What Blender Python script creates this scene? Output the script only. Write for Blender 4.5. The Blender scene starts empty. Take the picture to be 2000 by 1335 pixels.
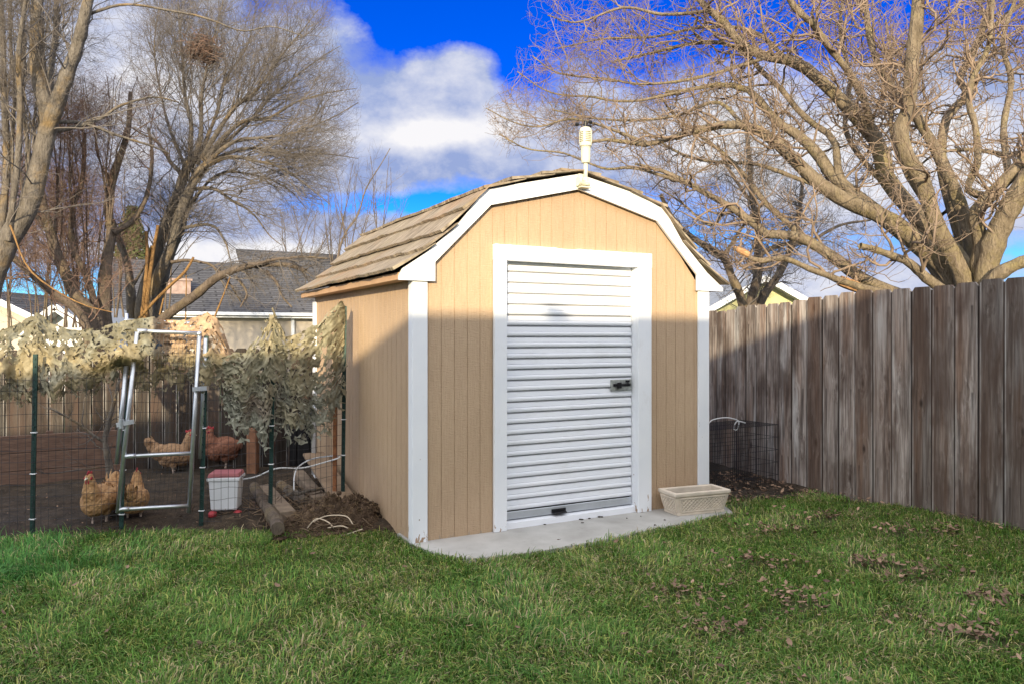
import bpy, bmesh, math, random
import numpy as np
from mathutils import Vector, Matrix, noise as mnoise
rng=np.random.default_rng(7); random.seed(7)
R=math.radians
sc=bpy.context.scene
COL=sc.collection
F=1483.0; H=1.45; HY=656.0           # focal length in photo pixels, eye height, horizon row
SA=R(28.3); U=np.array([math.cos(SA),math.sin(SA)]); V=np.array([-math.sin(SA),math.cos(SA)])
SC=np.array([-0.68,5.28])            # shed front-left corner on the ground
SW,SD=2.67,2.81                      # shed width, depth

# ------------------------------------------------------------------ basics
def P(px,py,Y): return np.array([(px-1000)/F*Y, Y, H+(HY-py)/F*Y])
def G(px,py,z=0.0):
    Y=F*(H-z)/(py-HY); return np.array([(px-1000)/F*Y, Y, z])
def L2W(x,y,z=0.0):
    q=SC+U*x+V*y; return np.array([q[0],q[1],z])
def ss(a,b,x):
    t=np.clip((x-a)/(b-a),0,1); return t*t*(3-2*t)
def gz(x,y):                          # height of the ground
    return 0.09*ss(1.6,3.4,x)*ss(7.4,5.6,y)
def tag(o,label=None,cat=None,group=None,kind=None):
    if label: o['label']=label
    if cat: o['category']=cat
    if group: o['group']=group
    if kind: o['kind']=kind
    return o
def empty(name,loc=(0,0,0),rz=0.0,**k):
    o=bpy.data.objects.new(name,None); COL.objects.link(o); o.location=[float(c) for c in loc]; o.rotation_euler=(0,0,rz)
    o.empty_display_size=0.1
    return tag(o,**k)
def link(name,me,mat,parent=None,smooth=False):
    if mat: me.materials.append(mat)
    if smooth: me.polygons.foreach_set('use_smooth',[True]*len(me.polygons))
    o=bpy.data.objects.new(name,me); COL.objects.link(o)
    if parent is not None:
        o.parent=parent
    return o
def arr_mesh(name,Vt,faces,mat,parent=None,col=None,smooth=False):
    """faces: list of int arrays (n,k)"""
    me=bpy.data.meshes.new(name); Vt=np.asarray(Vt,dtype=np.float32).reshape(-1,3)
    me.vertices.add(len(Vt)); me.vertices.foreach_set('co',Vt.ravel())
    faces=[np.asarray(f,dtype=np.int32) for f in faces if len(f)]
    idx=np.concatenate([f.ravel() for f in faces]); sizes=np.concatenate([np.full(len(f),f.shape[1],np.int32) for f in faces])
    starts=np.concatenate([[0],np.cumsum(sizes)[:-1]]).astype(np.int32)
    me.loops.add(len(idx)); me.loops.foreach_set('vertex_index',idx)
    me.polygons.add(len(sizes)); me.polygons.foreach_set('loop_start',starts)
    me.update(calc_edges=True)
    if col is not None:
        a=me.color_attributes.new('col','FLOAT_COLOR','POINT')
        c=np.ones((len(Vt),4),np.float32); c[:,:3]=col; a.data.foreach_set('color',c.ravel())
    me.validate()
    return link(name,me,mat,parent,smooth)
class MB:
    def __init__(s): s.v=[];s.f=[];s.c=[];s.c2=[]
    def add(s,v,f,c=None):
        n=len(s.v); s.v+= [tuple(map(float,q)) for q in v]; s.f+=[tuple(i+n for i in q) for q in f]
        s.c+=[c if c is not None else (1,1,1)]*len(v)
    def box(s,a,b,bev=0.0,M=None,c=None):
        x0,y0,z0=a;x1,y1,z1=b
        if bev>0:
            bm=bmesh.new(); bmesh.ops.create_cube(bm,size=1)
            for w in bm.verts: w.co=Vector(((x0+x1)/2+w.co.x*(x1-x0),(y0+y1)/2+w.co.y*(y1-y0),(z0+z1)/2+w.co.z*(z1-z0)))
            bmesh.ops.bevel(bm,geom=bm.edges[:],offset=bev,segments=1,affect='EDGES')
            vs=[w.co.copy() for w in bm.verts]; bm.verts.index_update(); fs=[[w.index for w in f.verts] for f in bm.faces]; bm.free()
        else:
            vs=[Vector(q) for q in [(x0,y0,z0),(x1,y0,z0),(x1,y1,z0),(x0,y1,z0),(x0,y0,z1),(x1,y0,z1),(x1,y1,z1),(x0,y1,z1)]]
            fs=[(0,3,2,1),(4,5,6,7),(0,1,5,4),(1,2,6,5),(2,3,7,6),(3,0,4,7)]
        if M is not None: vs=[M@q for q in vs]
        s.add(vs,fs,c)
    def prism(s,poly,d,ax='y',o=0.0):      # poly in x,z extruded from y=o to y=d
        n=len(poly); vs=[(x,o,z) for x,z in poly]+[(x,d,z) for x,z in poly]
        fs=[tuple(range(n)),tuple(range(2*n-1,n-1,-1))]+[(i,i+n,(i+1)%n+n,(i+1)%n) for i in range(n)]
        s.add(vs,fs)
    def tube(s,pts,r,sides=8,cap=True):
        pts=[np.array(p,float) for p in pts]; n=len(pts); r=[r]*n if np.isscalar(r) else r
        T=np.gradient(np.array(pts),axis=0); T/= np.linalg.norm(T,axis=1)[:,None]+1e-9
        ref=np.array([0,0,1.]) if abs(T[0][2])<.9 else np.array([1.,0,0]); vs=[]
        for p,t,q in zip(pts,T,r):
            a=np.cross(t,ref); a/=np.linalg.norm(a)+1e-9; b=np.cross(t,a); ref=np.cross(a,t)
            for k in range(sides):
                w=2*math.pi*k/sides; vs.append(p+q*(math.cos(w)*a+math.sin(w)*b))
        fs=[(i*sides+k,i*sides+(k+1)%sides,(i+1)*sides+(k+1)%sides,(i+1)*sides+k) for i in range(n-1) for k in range(sides)]
        if cap: fs+=[tuple(range(sides-1,-1,-1)),tuple((n-1)*sides+k for k in range(sides))]
        s.add(vs,fs)
    def bar(s,a,b,w,d,c=None):             # rectangular bar from a to b
        a=Vector(a);b=Vector(b); t=(b-a).normalized(); ref=Vector((0,0,1)) if abs(t.z)<.9 else Vector((0,1,0))
        x=t.cross(ref).normalized(); y=x.cross(t).normalized(); vs=[]
        for p in (a,b):
            for i,j in((-1,-1),(1,-1),(1,1),(-1,1)): vs.append(p+x*i*w/2+y*j*d/2)
        s.add(vs,[(0,1,2,3),(7,6,5,4),(0,4,5,1),(1,5,6,2),(2,6,7,3),(3,7,4,0)],c)
    def lathe(s,prof,c=(0,0,0),n=16):
        vs=[];
        for r,z in prof:
            for k in range(n):
                w=2*math.pi*k/n; vs.append((c[0]+r*math.cos(w),c[1]+r*math.sin(w),c[2]+z))
        m=len(prof); fs=[(i*n+k,i*n+(k+1)%n,(i+1)*n+(k+1)%n,(i+1)*n+k) for i in range(m-1) for k in range(n)]
        fs+=[tuple(range(n-1,-1,-1)),tuple((m-1)*n+k for k in range(n))]
        s.add(vs,fs)
    def ell(s,c,r,M=None,n=12):
        bm=bmesh.new(); bmesh.ops.create_uvsphere(bm,u_segments=n,v_segments=max(6,n*2//3),radius=1)
        vs=[Vector((w.co.x*r[0],w.co.y*r[1],w.co.z*r[2])) for w in bm.verts]
        if M is not None: vs=[M@q for q in vs]
        vs=[q+Vector(c) for q in vs]; bm.verts.index_update(); fs=[[w.index for w in f.verts] for f in bm.faces]; bm.free(); s.add(vs,fs)
    def build(s,name,mat,parent=None,smooth=False,col=False,bevel=0,fixn=True):
        me=bpy.data.meshes.new(name); me.from_pydata(s.v,[],s.f)
        if col:
            a=me.color_attributes.new('col','FLOAT_COLOR','POINT'); c=np.ones((len(s.v),4),np.float32); c[:,:3]=s.c; a.data.foreach_set('color',c.ravel())
        if len(s.c2)==len(s.v) and s.c2:
            a=me.color_attributes.new('uvb','FLOAT_COLOR','POINT'); c=np.ones((len(s.v),4),np.float32); c[:,:3]=s.c2; a.data.foreach_set('color',c.ravel())
        if fixn:
            bm=bmesh.new(); bm.from_mesh(me); bmesh.ops.recalc_face_normals(bm,faces=bm.faces); bm.to_mesh(me); bm.free()
        o=link(name,me,mat,parent,smooth)
        if bevel:
            m=o.modifiers.new('bevel','BEVEL'); m.width=bevel; m.segments=2; m.limit_method='ANGLE'; m.angle_limit=R(40)
        return o
def vnoise(x,y,s=1.0,seed=0):
    """cheap smooth value noise, numpy"""
    x=np.asarray(x)*s; y=np.asarray(y)*s
    xi=np.floor(x).astype(np.int64); yi=np.floor(y).astype(np.int64); fx=x-xi; fy=y-yi
    def h(a,b):
        n=(a*374761393+b*668265263+seed*974711)&0xffffffff; n=((n^(n>>13))*1274126177)&0xffffffff; return ((n^(n>>16))&0xffff)/65535.0
    fx=fx*fx*(3-2*fx); fy=fy*fy*(3-2*fy)
    return (h(xi,yi)*(1-fx)+h(xi+1,yi)*fx)*(1-fy)+(h(xi,yi+1)*(1-fx)+h(xi+1,yi+1)*fx)*fy

# ------------------------------------------------------------------ materials
class N:
    def __init__(s,name):
        s.m=bpy.data.materials.new(name); s.m.use_nodes=True; s.t=s.m.node_tree; s.b=s.t.nodes['Principled BSDF']; s.tc=None
        s.b.inputs['Specular IOR Level'].default_value=0.3
    def n(s,ty,**k):
        o=s.t.nodes.new('ShaderNode'+ty)
        for a,b in k.items(): setattr(o,a,b)
        return o
    def l(s,a,b): s.t.links.new(a,b)
    def co(s,scale=(1,1,1),which='Object',rot=(0,0,0)):
        if s.tc is None: s.tc=s.n('TexCoord')
        m=s.n('Mapping'); m.inputs['Scale'].default_value=scale; m.inputs['Rotation'].default_value=rot; s.l(s.tc.outputs[which],m.inputs[0]); return m.outputs[0]
    def noise(s,scale,detail=4,vec=None,rough=.55,dist=0.0):
        o=s.n('TexNoise'); o.inputs['Scale'].default_value=scale; o.inputs['Detail'].default_value=detail; o.inputs['Roughness'].default_value=rough; o.inputs['Distortion'].default_value=dist
        if vec is not None: s.l(vec,o.inputs['Vector'])
        return o.outputs['Fac']
    def vor(s,scale,vec=None,feature='F1',out='Distance'):
        o=s.n('TexVoronoi',feature=feature); o.inputs['Scale'].default_value=scale
        if vec is not None: s.l(vec,o.inputs['Vector'])
        return o.outputs[out]
    def ramp(s,fac,stops):
        o=s.n('ValToRGB'); e=o.color_ramp.elements
        while len(e)<len(stops): e.new(0.5)
        for q,(p,c) in zip(e,stops): q.position=p; q.color=(c,c,c,1) if np.isscalar(c) else (*c,1)
        s.l(fac,o.inputs[0]); return o.outputs[0]
    def mix(s,fac,a,b,mode='MIX'):
        o=s.n('MixRGB',blend_type=mode)
        for i,q in enumerate((fac,a,b)):
            if hasattr(q,'is_output'): s.l(q,o.inputs[i])
            elif i==0: o.inputs[0].default_value=q
            else: o.inputs[i].default_value=(*q,1)
        return o.outputs[0]
    def math(s,op,a,b=0.0,c=0.0):
        o=s.n('Math',operation=op)
        for i,q in enumerate((a,b,c)):
            if hasattr(q,'is_output'): s.l(q,o.inputs[i])
            else: o.inputs[i].default_value=q
        return o.outputs[0]
    def attr(s,name='col'): o=s.n('Attribute'); o.attribute_name=name; return o.outputs['Color']
    def sep(s,v): o=s.n('SeparateXYZ'); s.l(v,o.inputs[0]); return o.outputs
    def bump(s,h,strength=.5,dist=.01,prev=None):
        o=s.n('Bump'); o.inputs['Strength'].default_value=strength; o.inputs['Distance'].default_value=dist; s.l(h,o.inputs['Height'])
        if prev is not None: s.l(prev,o.inputs['Normal'])
        s.l(o.outputs[0],s.b.inputs['Normal']); return o.outputs[0]
    def base(s,c):
        if hasattr(c,'is_output'): s.l(c,s.b.inputs['Base Color'])
        else: s.b.inputs['Base Color'].default_value=(*c,1)
        return s
    def set(s,rough=.7,metal=0.0,spec=None):
        s.b.inputs['Roughness'].default_value=rough; s.b.inputs['Metallic'].default_value=metal
        if spec is not None: s.b.inputs['Specular IOR Level'].default_value=spec
        return s.m
def simple(name,c,rough=.7,metal=0,var=.15,scale=8,bump=.2,spec=None):
    m=N(name); f=m.noise(scale,5,m.co()); c=np.array(c)
    m.base(m.ramp(f,[(.3,tuple(c*(1-var))),(.7,tuple(np.minimum(c*(1+var),.95)))])); m.bump(m.noise(scale*8,3,m.co()),bump,.003)
    return m.set(rough,metal,spec)
M={}
def mat_siding():
    m=N('tan_siding'); big=m.noise(1.3,4,m.co((1,1,.5)))
    grain=m.noise(30,5,m.co((3,3,.25)),.6); ck=m.noise(45,4,m.co((.6,.6,2.2)),.7)
    c=m.ramp(big,[(.3,(.45,.322,.21)),(.7,(.545,.40,.265))])
    c=m.mix(m.ramp(grain,[(.35,.25),(.6,0)]),c,(.34,.215,.13))
    c=m.mix(m.ramp(ck,[(.58,0),(.72,.5)]),c,(.60,.45,.31)); c=m.mix(m.ramp(m.vor(2.1,m.co((1,1,.8))),[(.012,.8),(.02,0)]),c,(.10,.07,.05)); c=m.mix(m.ramp(m.noise(5,5,m.co((2,2,.35)),.7),[(.58,0),(.8,.35)]),c,(.36,.26,.18))
    z=m.sep(m.co())[2]
    wear=m.math('ADD',m.math('MULTIPLY',m.math('SUBTRACT',.07,z),9.0),m.math('MULTIPLY',m.math('SUBTRACT',m.noise(22,4,m.co((2,2,.6))),.55),3.0))
    c=m.mix(m.ramp(wear,[(.45,0),(.6,.8)]),c,(.34,.28,.22))
    m.base(c); b=m.bump(m.noise(26,5,m.co((3,3,.2)),.65),.6,.008); m.bump(ck,.7,.009,b)
    return m.set(.62)
def mat_white():
    m=N('white_trim_paint'); n1=m.noise(3,4,m.co()); c=m.ramp(n1,[(.3,(.76,.79,.84)),(.7,(.83,.85,.88))])
    c=m.mix(m.ramp(m.noise(7,6,m.co((1,1,.4)),.7),[(.58,0),(.8,.35)]),c,(.50,.47,.42))
    z=m.sep(m.co())[2]
    chip=m.math('ADD',m.noise(28,5,m.co((1,1,.35)),.65),m.math('MULTIPLY',m.ramp(m.math('MULTIPLY',z,1.0),[(0,.16),(.22,0)]),1.0))
    c=m.mix(m.ramp(chip,[(.70,0),(.725,1)]),c,(.36,.25,.17))
    sp=m.vor(9,m.co((1,1,.7))); c=m.mix(m.ramp(sp,[(.035,1),(.05,0)]),c,(.3,.25,.2))
    m.base(c); m.bump(m.noise(30,5,m.co((3,3,.3))),.25,.004); return m.set(.5)
def mat_door():
    m=N('white_door_metal'); c=m.ramp(m.noise(2,3,m.co((1,1,4))),[(.3,(.77,.80,.86)),(.7,(.83,.85,.89))])
    c=m.mix(m.ramp(m.noise(14,5,m.co((.4,1,2)),.7),[(.58,0),(.75,.35)]),c,(.55,.55,.55))
    c=m.mix(m.ramp(m.sep(m.co())[1],[(.062,0),(.072,.45)]),c,(.22,.20,.19)); c=m.mix(m.ramp(m.noise(2.6,5,m.co((1,1,1.6)),.65),[(.55,0),(.8,.3)]),c,(.52,.50,.47))  # slat grooves darkened by depth: their shadow lines painted into the colour
    m.base(c); return m.set(.38)
def mat_fence(dark=1.0,sunny=False):
    m=N('weathered_cedar'); a=m.n('Attribute'); a.attribute_name='col'; off=a.outputs['Color']
    tc=m.co((1,1,1),'Object')
    va=m.n('VectorMath',operation='MULTIPLY_ADD'); m.l(off,va.inputs[0]); va.inputs[1].default_value=(37,37,37); m.l(tc,va.inputs[2]); v=va.outputs[0]
    def mp(s):
        q=m.n('Mapping'); q.inputs['Scale'].default_value=s; m.l(v,q.inputs[0]); return q.outputs[0]
    knot=m.vor(1.0,mp((5.5,5.5,2.6))); kn=m.ramp(knot,[(.04,.95),(.13,0)])
    dist=m.math('MULTIPLY',m.ramp(knot,[(.0,1),(.4,0)]),.9)
    cmb=m.n('CombineXYZ'); m.l(dist,cmb.inputs[0]); m.l(dist,cmb.inputs[1]); ad=m.n('VectorMath',operation='ADD'); m.l(mp((28,28,1.5)),ad.inputs[0])
    sc_=m.n('VectorMath',operation='SCALE'); m.l(cmb.outputs[0],sc_.inputs[0]); sc_.inputs[3].default_value=1.3; m.l(sc_.outputs[0],ad.inputs[1])
    g=m.noise(1.6,6,ad.outputs[0],.62,.3)
    g2=m.noise(1.0,5,mp((70,70,2.5)),.6)
    c=m.ramp(g,[(.26,(.075,.060,.050)),(.40,(.165,.138,.122)),(.55,(.265,.235,.215)),(.74,(.42,.39,.365))])
    st=m.noise(1,3,mp((7,7,.7)),.5); c=m.mix(m.ramp(st,[(.48,0),(.66,.65)]),c,(.17,.098,.062))
    st2=m.noise(1,3,mp((9,9,.9)),.5); c=m.mix(m.ramp(st2,[(.25,.6),(.42,0)]),c,(.46,.47,.47))
    c=m.mix(m.ramp(g2,[(.3,.55),(.5,0)]),c,(.05,.04,.035))
    c=m.mix(kn,c,(.035,.024,.018))
    # tone per board (green channel) 
    se=m.n('SeparateColor'); m.l(off,se.inputs[0])
    c=m.mix(1.0,c,m.ramp(se.outputs[1],[(0,(.42,.385,.36)),(.5,(1.08,1.04,1.0)),(1,(1.85,1.83,1.80))]),'MULTIPLY')
    c=m.mix(m.ramp(se.outputs[0],[(.6,0),(1,.5)]),c,(.155,.085,.055))
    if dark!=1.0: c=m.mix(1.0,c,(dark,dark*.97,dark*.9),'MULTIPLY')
    ub=m.n('Attribute'); ub.attribute_name='uvb'; us=m.n('SeparateColor'); m.l(ub.outputs['Color'],us.inputs[0]); uu=us.outputs[0]; zz=m.math('MULTIPLY',us.outputs[1],2.0)
    jit=m.math('MULTIPLY',m.math('SUBTRACT',m.noise(1,2,mp((2,2,1.5))),.5),.5); tot=None
    for zr in(.36,1.02,1.66):
        for u0 in(.24,.76):
            du=m.math('ABSOLUTE',m.math('SUBTRACT',m.math('ADD',uu,m.math('MULTIPLY',jit,.3)),u0)); dz=m.math('SUBTRACT',zr,zz)
            k=m.math('MULTIPLY',m.ramp(du,[(.025,1),(.075,0)]),m.math('MULTIPLY',m.ramp(dz,[(.0,0),(.015,1),(.12,.75),(.42,0)]),1.0)); tot=k if tot is None else m.math('MAXIMUM',tot,k)
    c=m.mix(m.math('MULTIPLY',tot,m.ramp(m.noise(1,3,mp((12,12,1.2))),[(.38,.0),(.65,.8)])),c,(.03,.022,.02))
    eg=m.math('ABSOLUTE',m.math('SUBTRACT',uu,.5)); c=m.mix(m.ramp(eg,[(.470,0),(.492,.85)]),c,(.03,.024,.02)); c=m.mix(m.math('MULTIPLY',m.ramp(eg,[(.40,0),(.455,.75),(.475,0)]),m.ramp(m.noise(1,4,mp((3,3,1.6))),[(.4,0),(.6,1)])),c,(.50,.48,.46))
    c=m.mix(m.ramp(m.noise(1,5,mp((16,16,1.1)),.65),[(.52,0),(.66,.7)]),c,(.05,.036,.03))
    lf=m.noise(1,4,mp((3.5,3.5,1.3)),.6); c=m.mix(m.ramp(lf,[(.48,0),(.64,.75)]),c,(.075,.048,.036))
    if sunny: c=c
    m.base(c); b=m.bump(g,.9,.009); m.bump(g2,.6,.004,b); return m.set(.85)
def mat_shake():
    m=N('weathered_roof_shake'); a=m.n('Attribute'); a.attribute_name='col'
    va=m.n('VectorMath',operation='MULTIPLY_ADD'); m.l(a.outputs['Color'],va.inputs[0]); va.inputs[1].default_value=(19,19,19); m.l(m.co(),va.inputs[2])
    def mp(s):
        q=m.n('Mapping'); q.inputs['Scale'].default_value=s; m.l(va.outputs[0],q.inputs[0]); return q.outputs[0]
    g=m.noise(1,6,mp((5,60,5)),.65,.4); c=m.ramp(g,[(.3,(.07,.055,.04)),(.48,(.24,.195,.145)),(.66,(.46,.39,.30))])
    c=m.mix(m.ramp(m.noise(2.2,4,mp((1,1,1))),[(.5,0),(.75,.4)]),c,(.24,.21,.12))
    c=m.mix(m.ramp(m.noise(1.7,3,mp((1,1,1))),[(.5,0),(.75,.5)]),c,(.36,.20,.10))
    m.base(c); m.bump(g,.8,.008); return m.set(.85)
def mat_attr(name,rough=.8,trans=0.0,noise=0.0,sub=False):
    m=N(name); c=m.attr()
    if noise: c=m.mix(1.0,c,m.ramp(m.noise(noise,4,m.co()),[(.25,.65),(.75,1.35)]),'MULTIPLY')
    m.base(c)
    mt=m.set(rough)
    if trans:
        out=m.t.nodes['Material Output']; tr=m.n('BsdfTranslucent'); m.l(c,tr.inputs[0]); mx=m.n('MixShader'); mx.inputs[0].default_value=trans
        m.l(m.b.outputs[0],mx.inputs[1]); m.l(tr.outputs[0],mx.inputs[2]); m.l(mx.outputs[0],out.inputs['Surface'])
    return mt
def mat_bark(name,c1,c2,lichen=None,la=.0):
    m=N(name); g=m.noise(6,5,m.co((2.5,2.5,.7)),.65); c=m.ramp(g,[(.3,c1),(.7,c2)])
    c=m.mix(m.ramp(m.noise(38,4,m.co((2,2,.5)),.7),[(.32,.6),(.5,0)]),c,tuple(np.array(c1)*.45))
    if lichen: c=m.mix(m.ramp(m.noise(2.6,4,m.co(),.65),[(.5,0),(.66,la)]),c,lichen)
    m.base(c); b=m.bump(g,.9,.05); m.bump(m.noise(24,5,m.co((2,2,.5)),.7),.9,.02,b); return m.set(.88)
def mat_soil():
    m=N('run_soil'); g=m.noise(9,6,m.co(),.7); c=m.ramp(g,[(.3,(.016,.011,.007)),(.5,(.048,.034,.022)),(.72,(.105,.075,.048))])
    c=m.mix(m.ramp(m.noise(1.6,3,m.co()),[(.45,0),(.7,.5)]),c,(.05,.045,.04))
    c=m.mix(m.ramp(m.vor(60,m.co()),[(.09,.8),(.14,0)]),c,(.30,.25,.2)); m.base(c)
    b=m.bump(g,.9,.05); m.bump(m.noise(60,5,m.co()),.7,.015,b); return m.set(.95)
def mat_lawn():
    m=N('lawn_soil'); g=m.noise(12,6,m.co(),.7); c=m.ramp(g,[(.3,(.03,.035,.012)),(.6,(.06,.07,.022)),(.8,(.10,.09,.04))])
    m.base(c); m.bump(g,.6,.03); return m.set(.95)
def mat_conc():
    m=N('concrete'); g=m.noise(3,6,m.co(),.6); c=m.ramp(g,[(.3,(.33,.32,.30)),(.7,(.47,.46,.44))])
    c=m.mix(m.ramp(m.noise(14,5,m.co(),.7),[(.62,0),(.74,.5)]),c,(.2,.18,.15)); c=m.mix(m.ramp(m.vor(35,m.co()),[(.06,.6),(.1,0)]),c,(.15,.13,.12))
    m.base(c); m.bump(m.noise(90,4,m.co()),.3,.003); return m.set(.85)
def mat_shingle():
    m=N('asphalt_shingle'); br=m.n('TexBrick'); br.inputs['Scale'].default_value=1.0; br.offset=.5
    q=m.co((1,1,1),'UV'); m.l(q,br.inputs[0]); br.inputs['Brick Width'].default_value=.9; br.inputs['Row Height'].default_value=.19; br.inputs['Mortar Size'].default_value=.035
    br.inputs['Color1'].default_value=(.04,.04,.045,1); br.inputs['Color2'].default_value=(.105,.105,.115,1); br.inputs['Mortar'].default_value=(.012,.012,.014,1)
    c=m.mix(m.ramp(m.noise(9,4,q),[(.3,.0),(.7,.4)]),br.outputs[0],(.16,.16,.165)); m.base(c); m.bump(br.outputs[1],.5,.02); return m.set(.9)
M['siding']=mat_siding(); M['white']=mat_white(); M['door']=mat_door(); M['fence']=mat_fence(); M['fence_shaded']=mat_fence(.17); M['shake']=mat_shake()  # the darker fence copy carries the netting's shade in its colour
M['soil']=mat_soil(); M['lawn']=mat_lawn(); M['conc']=mat_conc(); M['shingle']=mat_shingle()
M['grass']=mat_attr('grass_blades',.55,.25); M['leaf']=mat_attr('dry_leaves',.8); M['net']=mat_attr('camouflage_cloth',.85,.12,noise=25)
M['bark_tan']=mat_bark('tan_bark',(.14,.11,.075),(.32,.26,.185),(.30,.25,.10),.5)
M['bark_grey']=mat_bark('grey_bark',(.10,.085,.07),(.26,.23,.195),(.33,.21,.07),.5)
M['bark_brown']=mat_bark('brown_bark',(.09,.07,.055),(.21,.165,.13),(.26,.2,.09),.35)
M['twig_tan']=simple('tan_twigs',(.235,.175,.13),.8,var=.35,scale=2)
M['twig_grey']=simple('grey_twigs',(.16,.14,.125),.8,var=.3,scale=2)
M['twig_red']=simple('reddish_twigs',(.20,.13,.10),.8,var=.3,scale=1)
M['cut_wood']=simple('broken_orange_wood',(.42,.24,.12),.8,var=.3,scale=20)
M['galv']=simple('galvanised_steel',(.55,.58,.62),.35,.85,var=.15,scale=14,bump=.1)
M['tpost']=simple('green_post_steel',(.018,.045,.04),.45,.2,var=.4,scale=30)
M['wire']=simple('dark_wire',(.05,.05,.055),.5,.6)
M['wire_pale']=simple('pale_wire',(.32,.32,.32),.5,.6)
M['rustwood']=simple('rusty_orange_wood',(.30,.13,.06),.85,var=.3,scale=25)
M['brownboard']=N('brown_board'); 
def mat_brownboard():
    m=M['brownboard']; g=m.noise(8,5,m.co((1,6,6)),.65); c=m.ramp(g,[(.3,(.10,.06,.045)),(.7,(.20,.125,.09))]); m.base(c); m.bump(g,.5,.01); return m.set(.85)
M['brownboard']=mat_brownboard()
M['lumber']=simple('old_lumber',(.22,.17,.125),.85,var=.3,scale=12,bump=.5)
M['black']=simple('black_plastic',(.012,.012,.014),.4,var=.1)
M['steel']=simple('latch_steel',(.36,.38,.36),.45,.5,var=.3,scale=40)
M['cream']=simple('cream_plastic',(.66,.64,.50),.45,var=.08,scale=5,bump=.05)
M['pot']=simple('cream_resin',(.66,.58,.48),.65,var=.14,scale=9,bump=.3)
M['wplastic']=simple('white_plastic',(.78,.80,.84),.35,var=.05)
M['rplastic']=simple('red_plastic',(.42,.05,.06),.4,var=.1)
M['plid']=simple('pinkish_lid',(.45,.16,.17),.5,var=.15)
M['hose']=simple('white_hose',(.72,.74,.76),.4,var=.08)
M['tanpaint']=simple('tan_fascia_paint',(.50,.32,.19),.6,var=.15,scale=6)
M['dark']=simple('dark_interior',(.02,.018,.016),.9)
M['beige']=simple('beige_house_wall',(.50,.44,.37),.8,var=.06,scale=1)
M['yellow']=simple('yellow_house_wall',(.50,.49,.27),.8,var=.08,scale=1)
M['palegrey']=simple('pale_roof',(.30,.32,.34),.8,var=.1,scale=2)
M['window']=simple('window_glass',(.06,.08,.11),.1,var=.1)

# ------------------------------------------------------------------ camera, light, sky
cam=bpy.data.objects.new('camera',bpy.data.cameras.new('camera')); COL.objects.link(cam); sc.camera=cam
cam.location=(0,0,H); cam.rotation_euler=(R(90),0,0); cam.data.sensor_width=36; cam.data.lens=F/2000*36; cam.data.shift_y=-(667.5-HY)/2000; cam.data.clip_end=2000; cam.data.clip_start=.05
sc.render.resolution_x=1024; sc.render.resolution_y=683
a_,b_,c_=4.0,2.6,1.05               # light travels along a*V + b*U - c*Z
d=np.array([V[0]*a_+U[0]*b_,V[1]*a_+U[1]*b_,-c_]); d/=np.linalg.norm(d)
sun=bpy.data.objects.new('sun',bpy.data.lights.new('sun','SUN')); COL.objects.link(sun); sun.data.energy=4.2; sun.data.angle=R(.53); sun.data.color=(1,.83,.56)
sun.rotation_euler=Vector(d).to_track_quat('-Z','Y').to_euler(); sun.location=(0,-3,9)
elev=math.asin(-d[2]); az=math.atan2(-d[0],-d[1])
w=bpy.data.worlds.new('World'); sc.world=w; w.use_nodes=True; nt=w.node_tree; bg=nt.nodes['Background']
class WN(N):
    def __init__(s): s.t=nt; s.tc=None
W=WN(); sky=W.n('TexSky',sky_type='NISHITA'); sky.sun_disc=False; sky.sun_elevation=elev; sky.sun_rotation=az; sky.altitude=800; sky.air_density=1.0; sky.dust_density=.3; sky.ozone_density=3.0
hs=W.n('HueSaturation'); hs.inputs['Saturation'].default_value=1.45; hs.inputs['Value'].default_value=1.0; W.l(sky.outputs[0],hs.inputs['Color'])
gen=W.co((1,1,1),'Generated')
tf=W.ramp(W.sep(gen)[2],[(.08,(.34,.70,1.18)),(.30,(.10,.29,.84))])
tint=W.mix(1.0,hs.outputs[0],tf,'MULTIPLY')
def blob(px,py,rx,ry,rot=0):
    """soft elliptical cloud centred on a direction"""
    cdir=np.array([(px-1000)/F,1.0,(HY-py)/F]); cdir/=np.linalg.norm(cdir)
    su=W.n('VectorMath',operation='SUBTRACT'); W.l(gen,su.inputs[0]); su.inputs[1].default_value=tuple(cdir)
    fw=Vector(cdir); rt=fw.cross(Vector((0,0,1))).normalized(); up=rt.cross(fw); ca,sa=math.cos(R(rot)),math.sin(R(rot))
    ax=(rt*ca+up*sa)*(F/rx); ay=(up*ca-rt*sa)*(F/ry)
    dd=[]
    for q in(ax,ay,fw*1.2):
        dt=W.n('VectorMath',operation='DOT_PRODUCT'); W.l(su.outputs[0],dt.inputs[0]); dt.inputs[1].default_value=tuple(q); dd.append(W.math('MULTIPLY',dt.outputs['Value'],dt.outputs['Value']))
    r=W.math('ADD',W.math('ADD',dd[0],dd[1]),dd[2])
    return W.math('DIVIDE',1.0,W.math('ADD',1.0,W.math('MULTIPLY',r,r)))
def total(bl):
    t=None
    for q,wt in bl:
        q=W.math('MULTIPLY',q,wt); t=q if t is None else W.math('ADD',t,q)
    return t
cl=total([(blob(850,262,260,66,8),.9),(blob(730,180,130,50,-10),.2),(blob(890,140,95,45,15),.8),(blob(650,50,80,60,-40),.3),(blob(900,20,200,70),-.75),(blob(1015,170,55,110),-.5),(blob(700,400,200,22),-.5),(blob(930,395,160,22),-.5),(blob(1750,20,300,70),-.35),(blob(480,250,300,170),.9),(blob(160,150,320,260),.8),
          (blob(450,490,330,42),.9),(blob(1620,300,520,130,-8),1.0),(blob(1900,180,160,110),.6),(blob(1300,560,700,35),.8),(blob(1150,330,160,60),.7),(blob(1450,520,300,40),.6),(blob(900,430,900,16),.25)])
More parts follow.
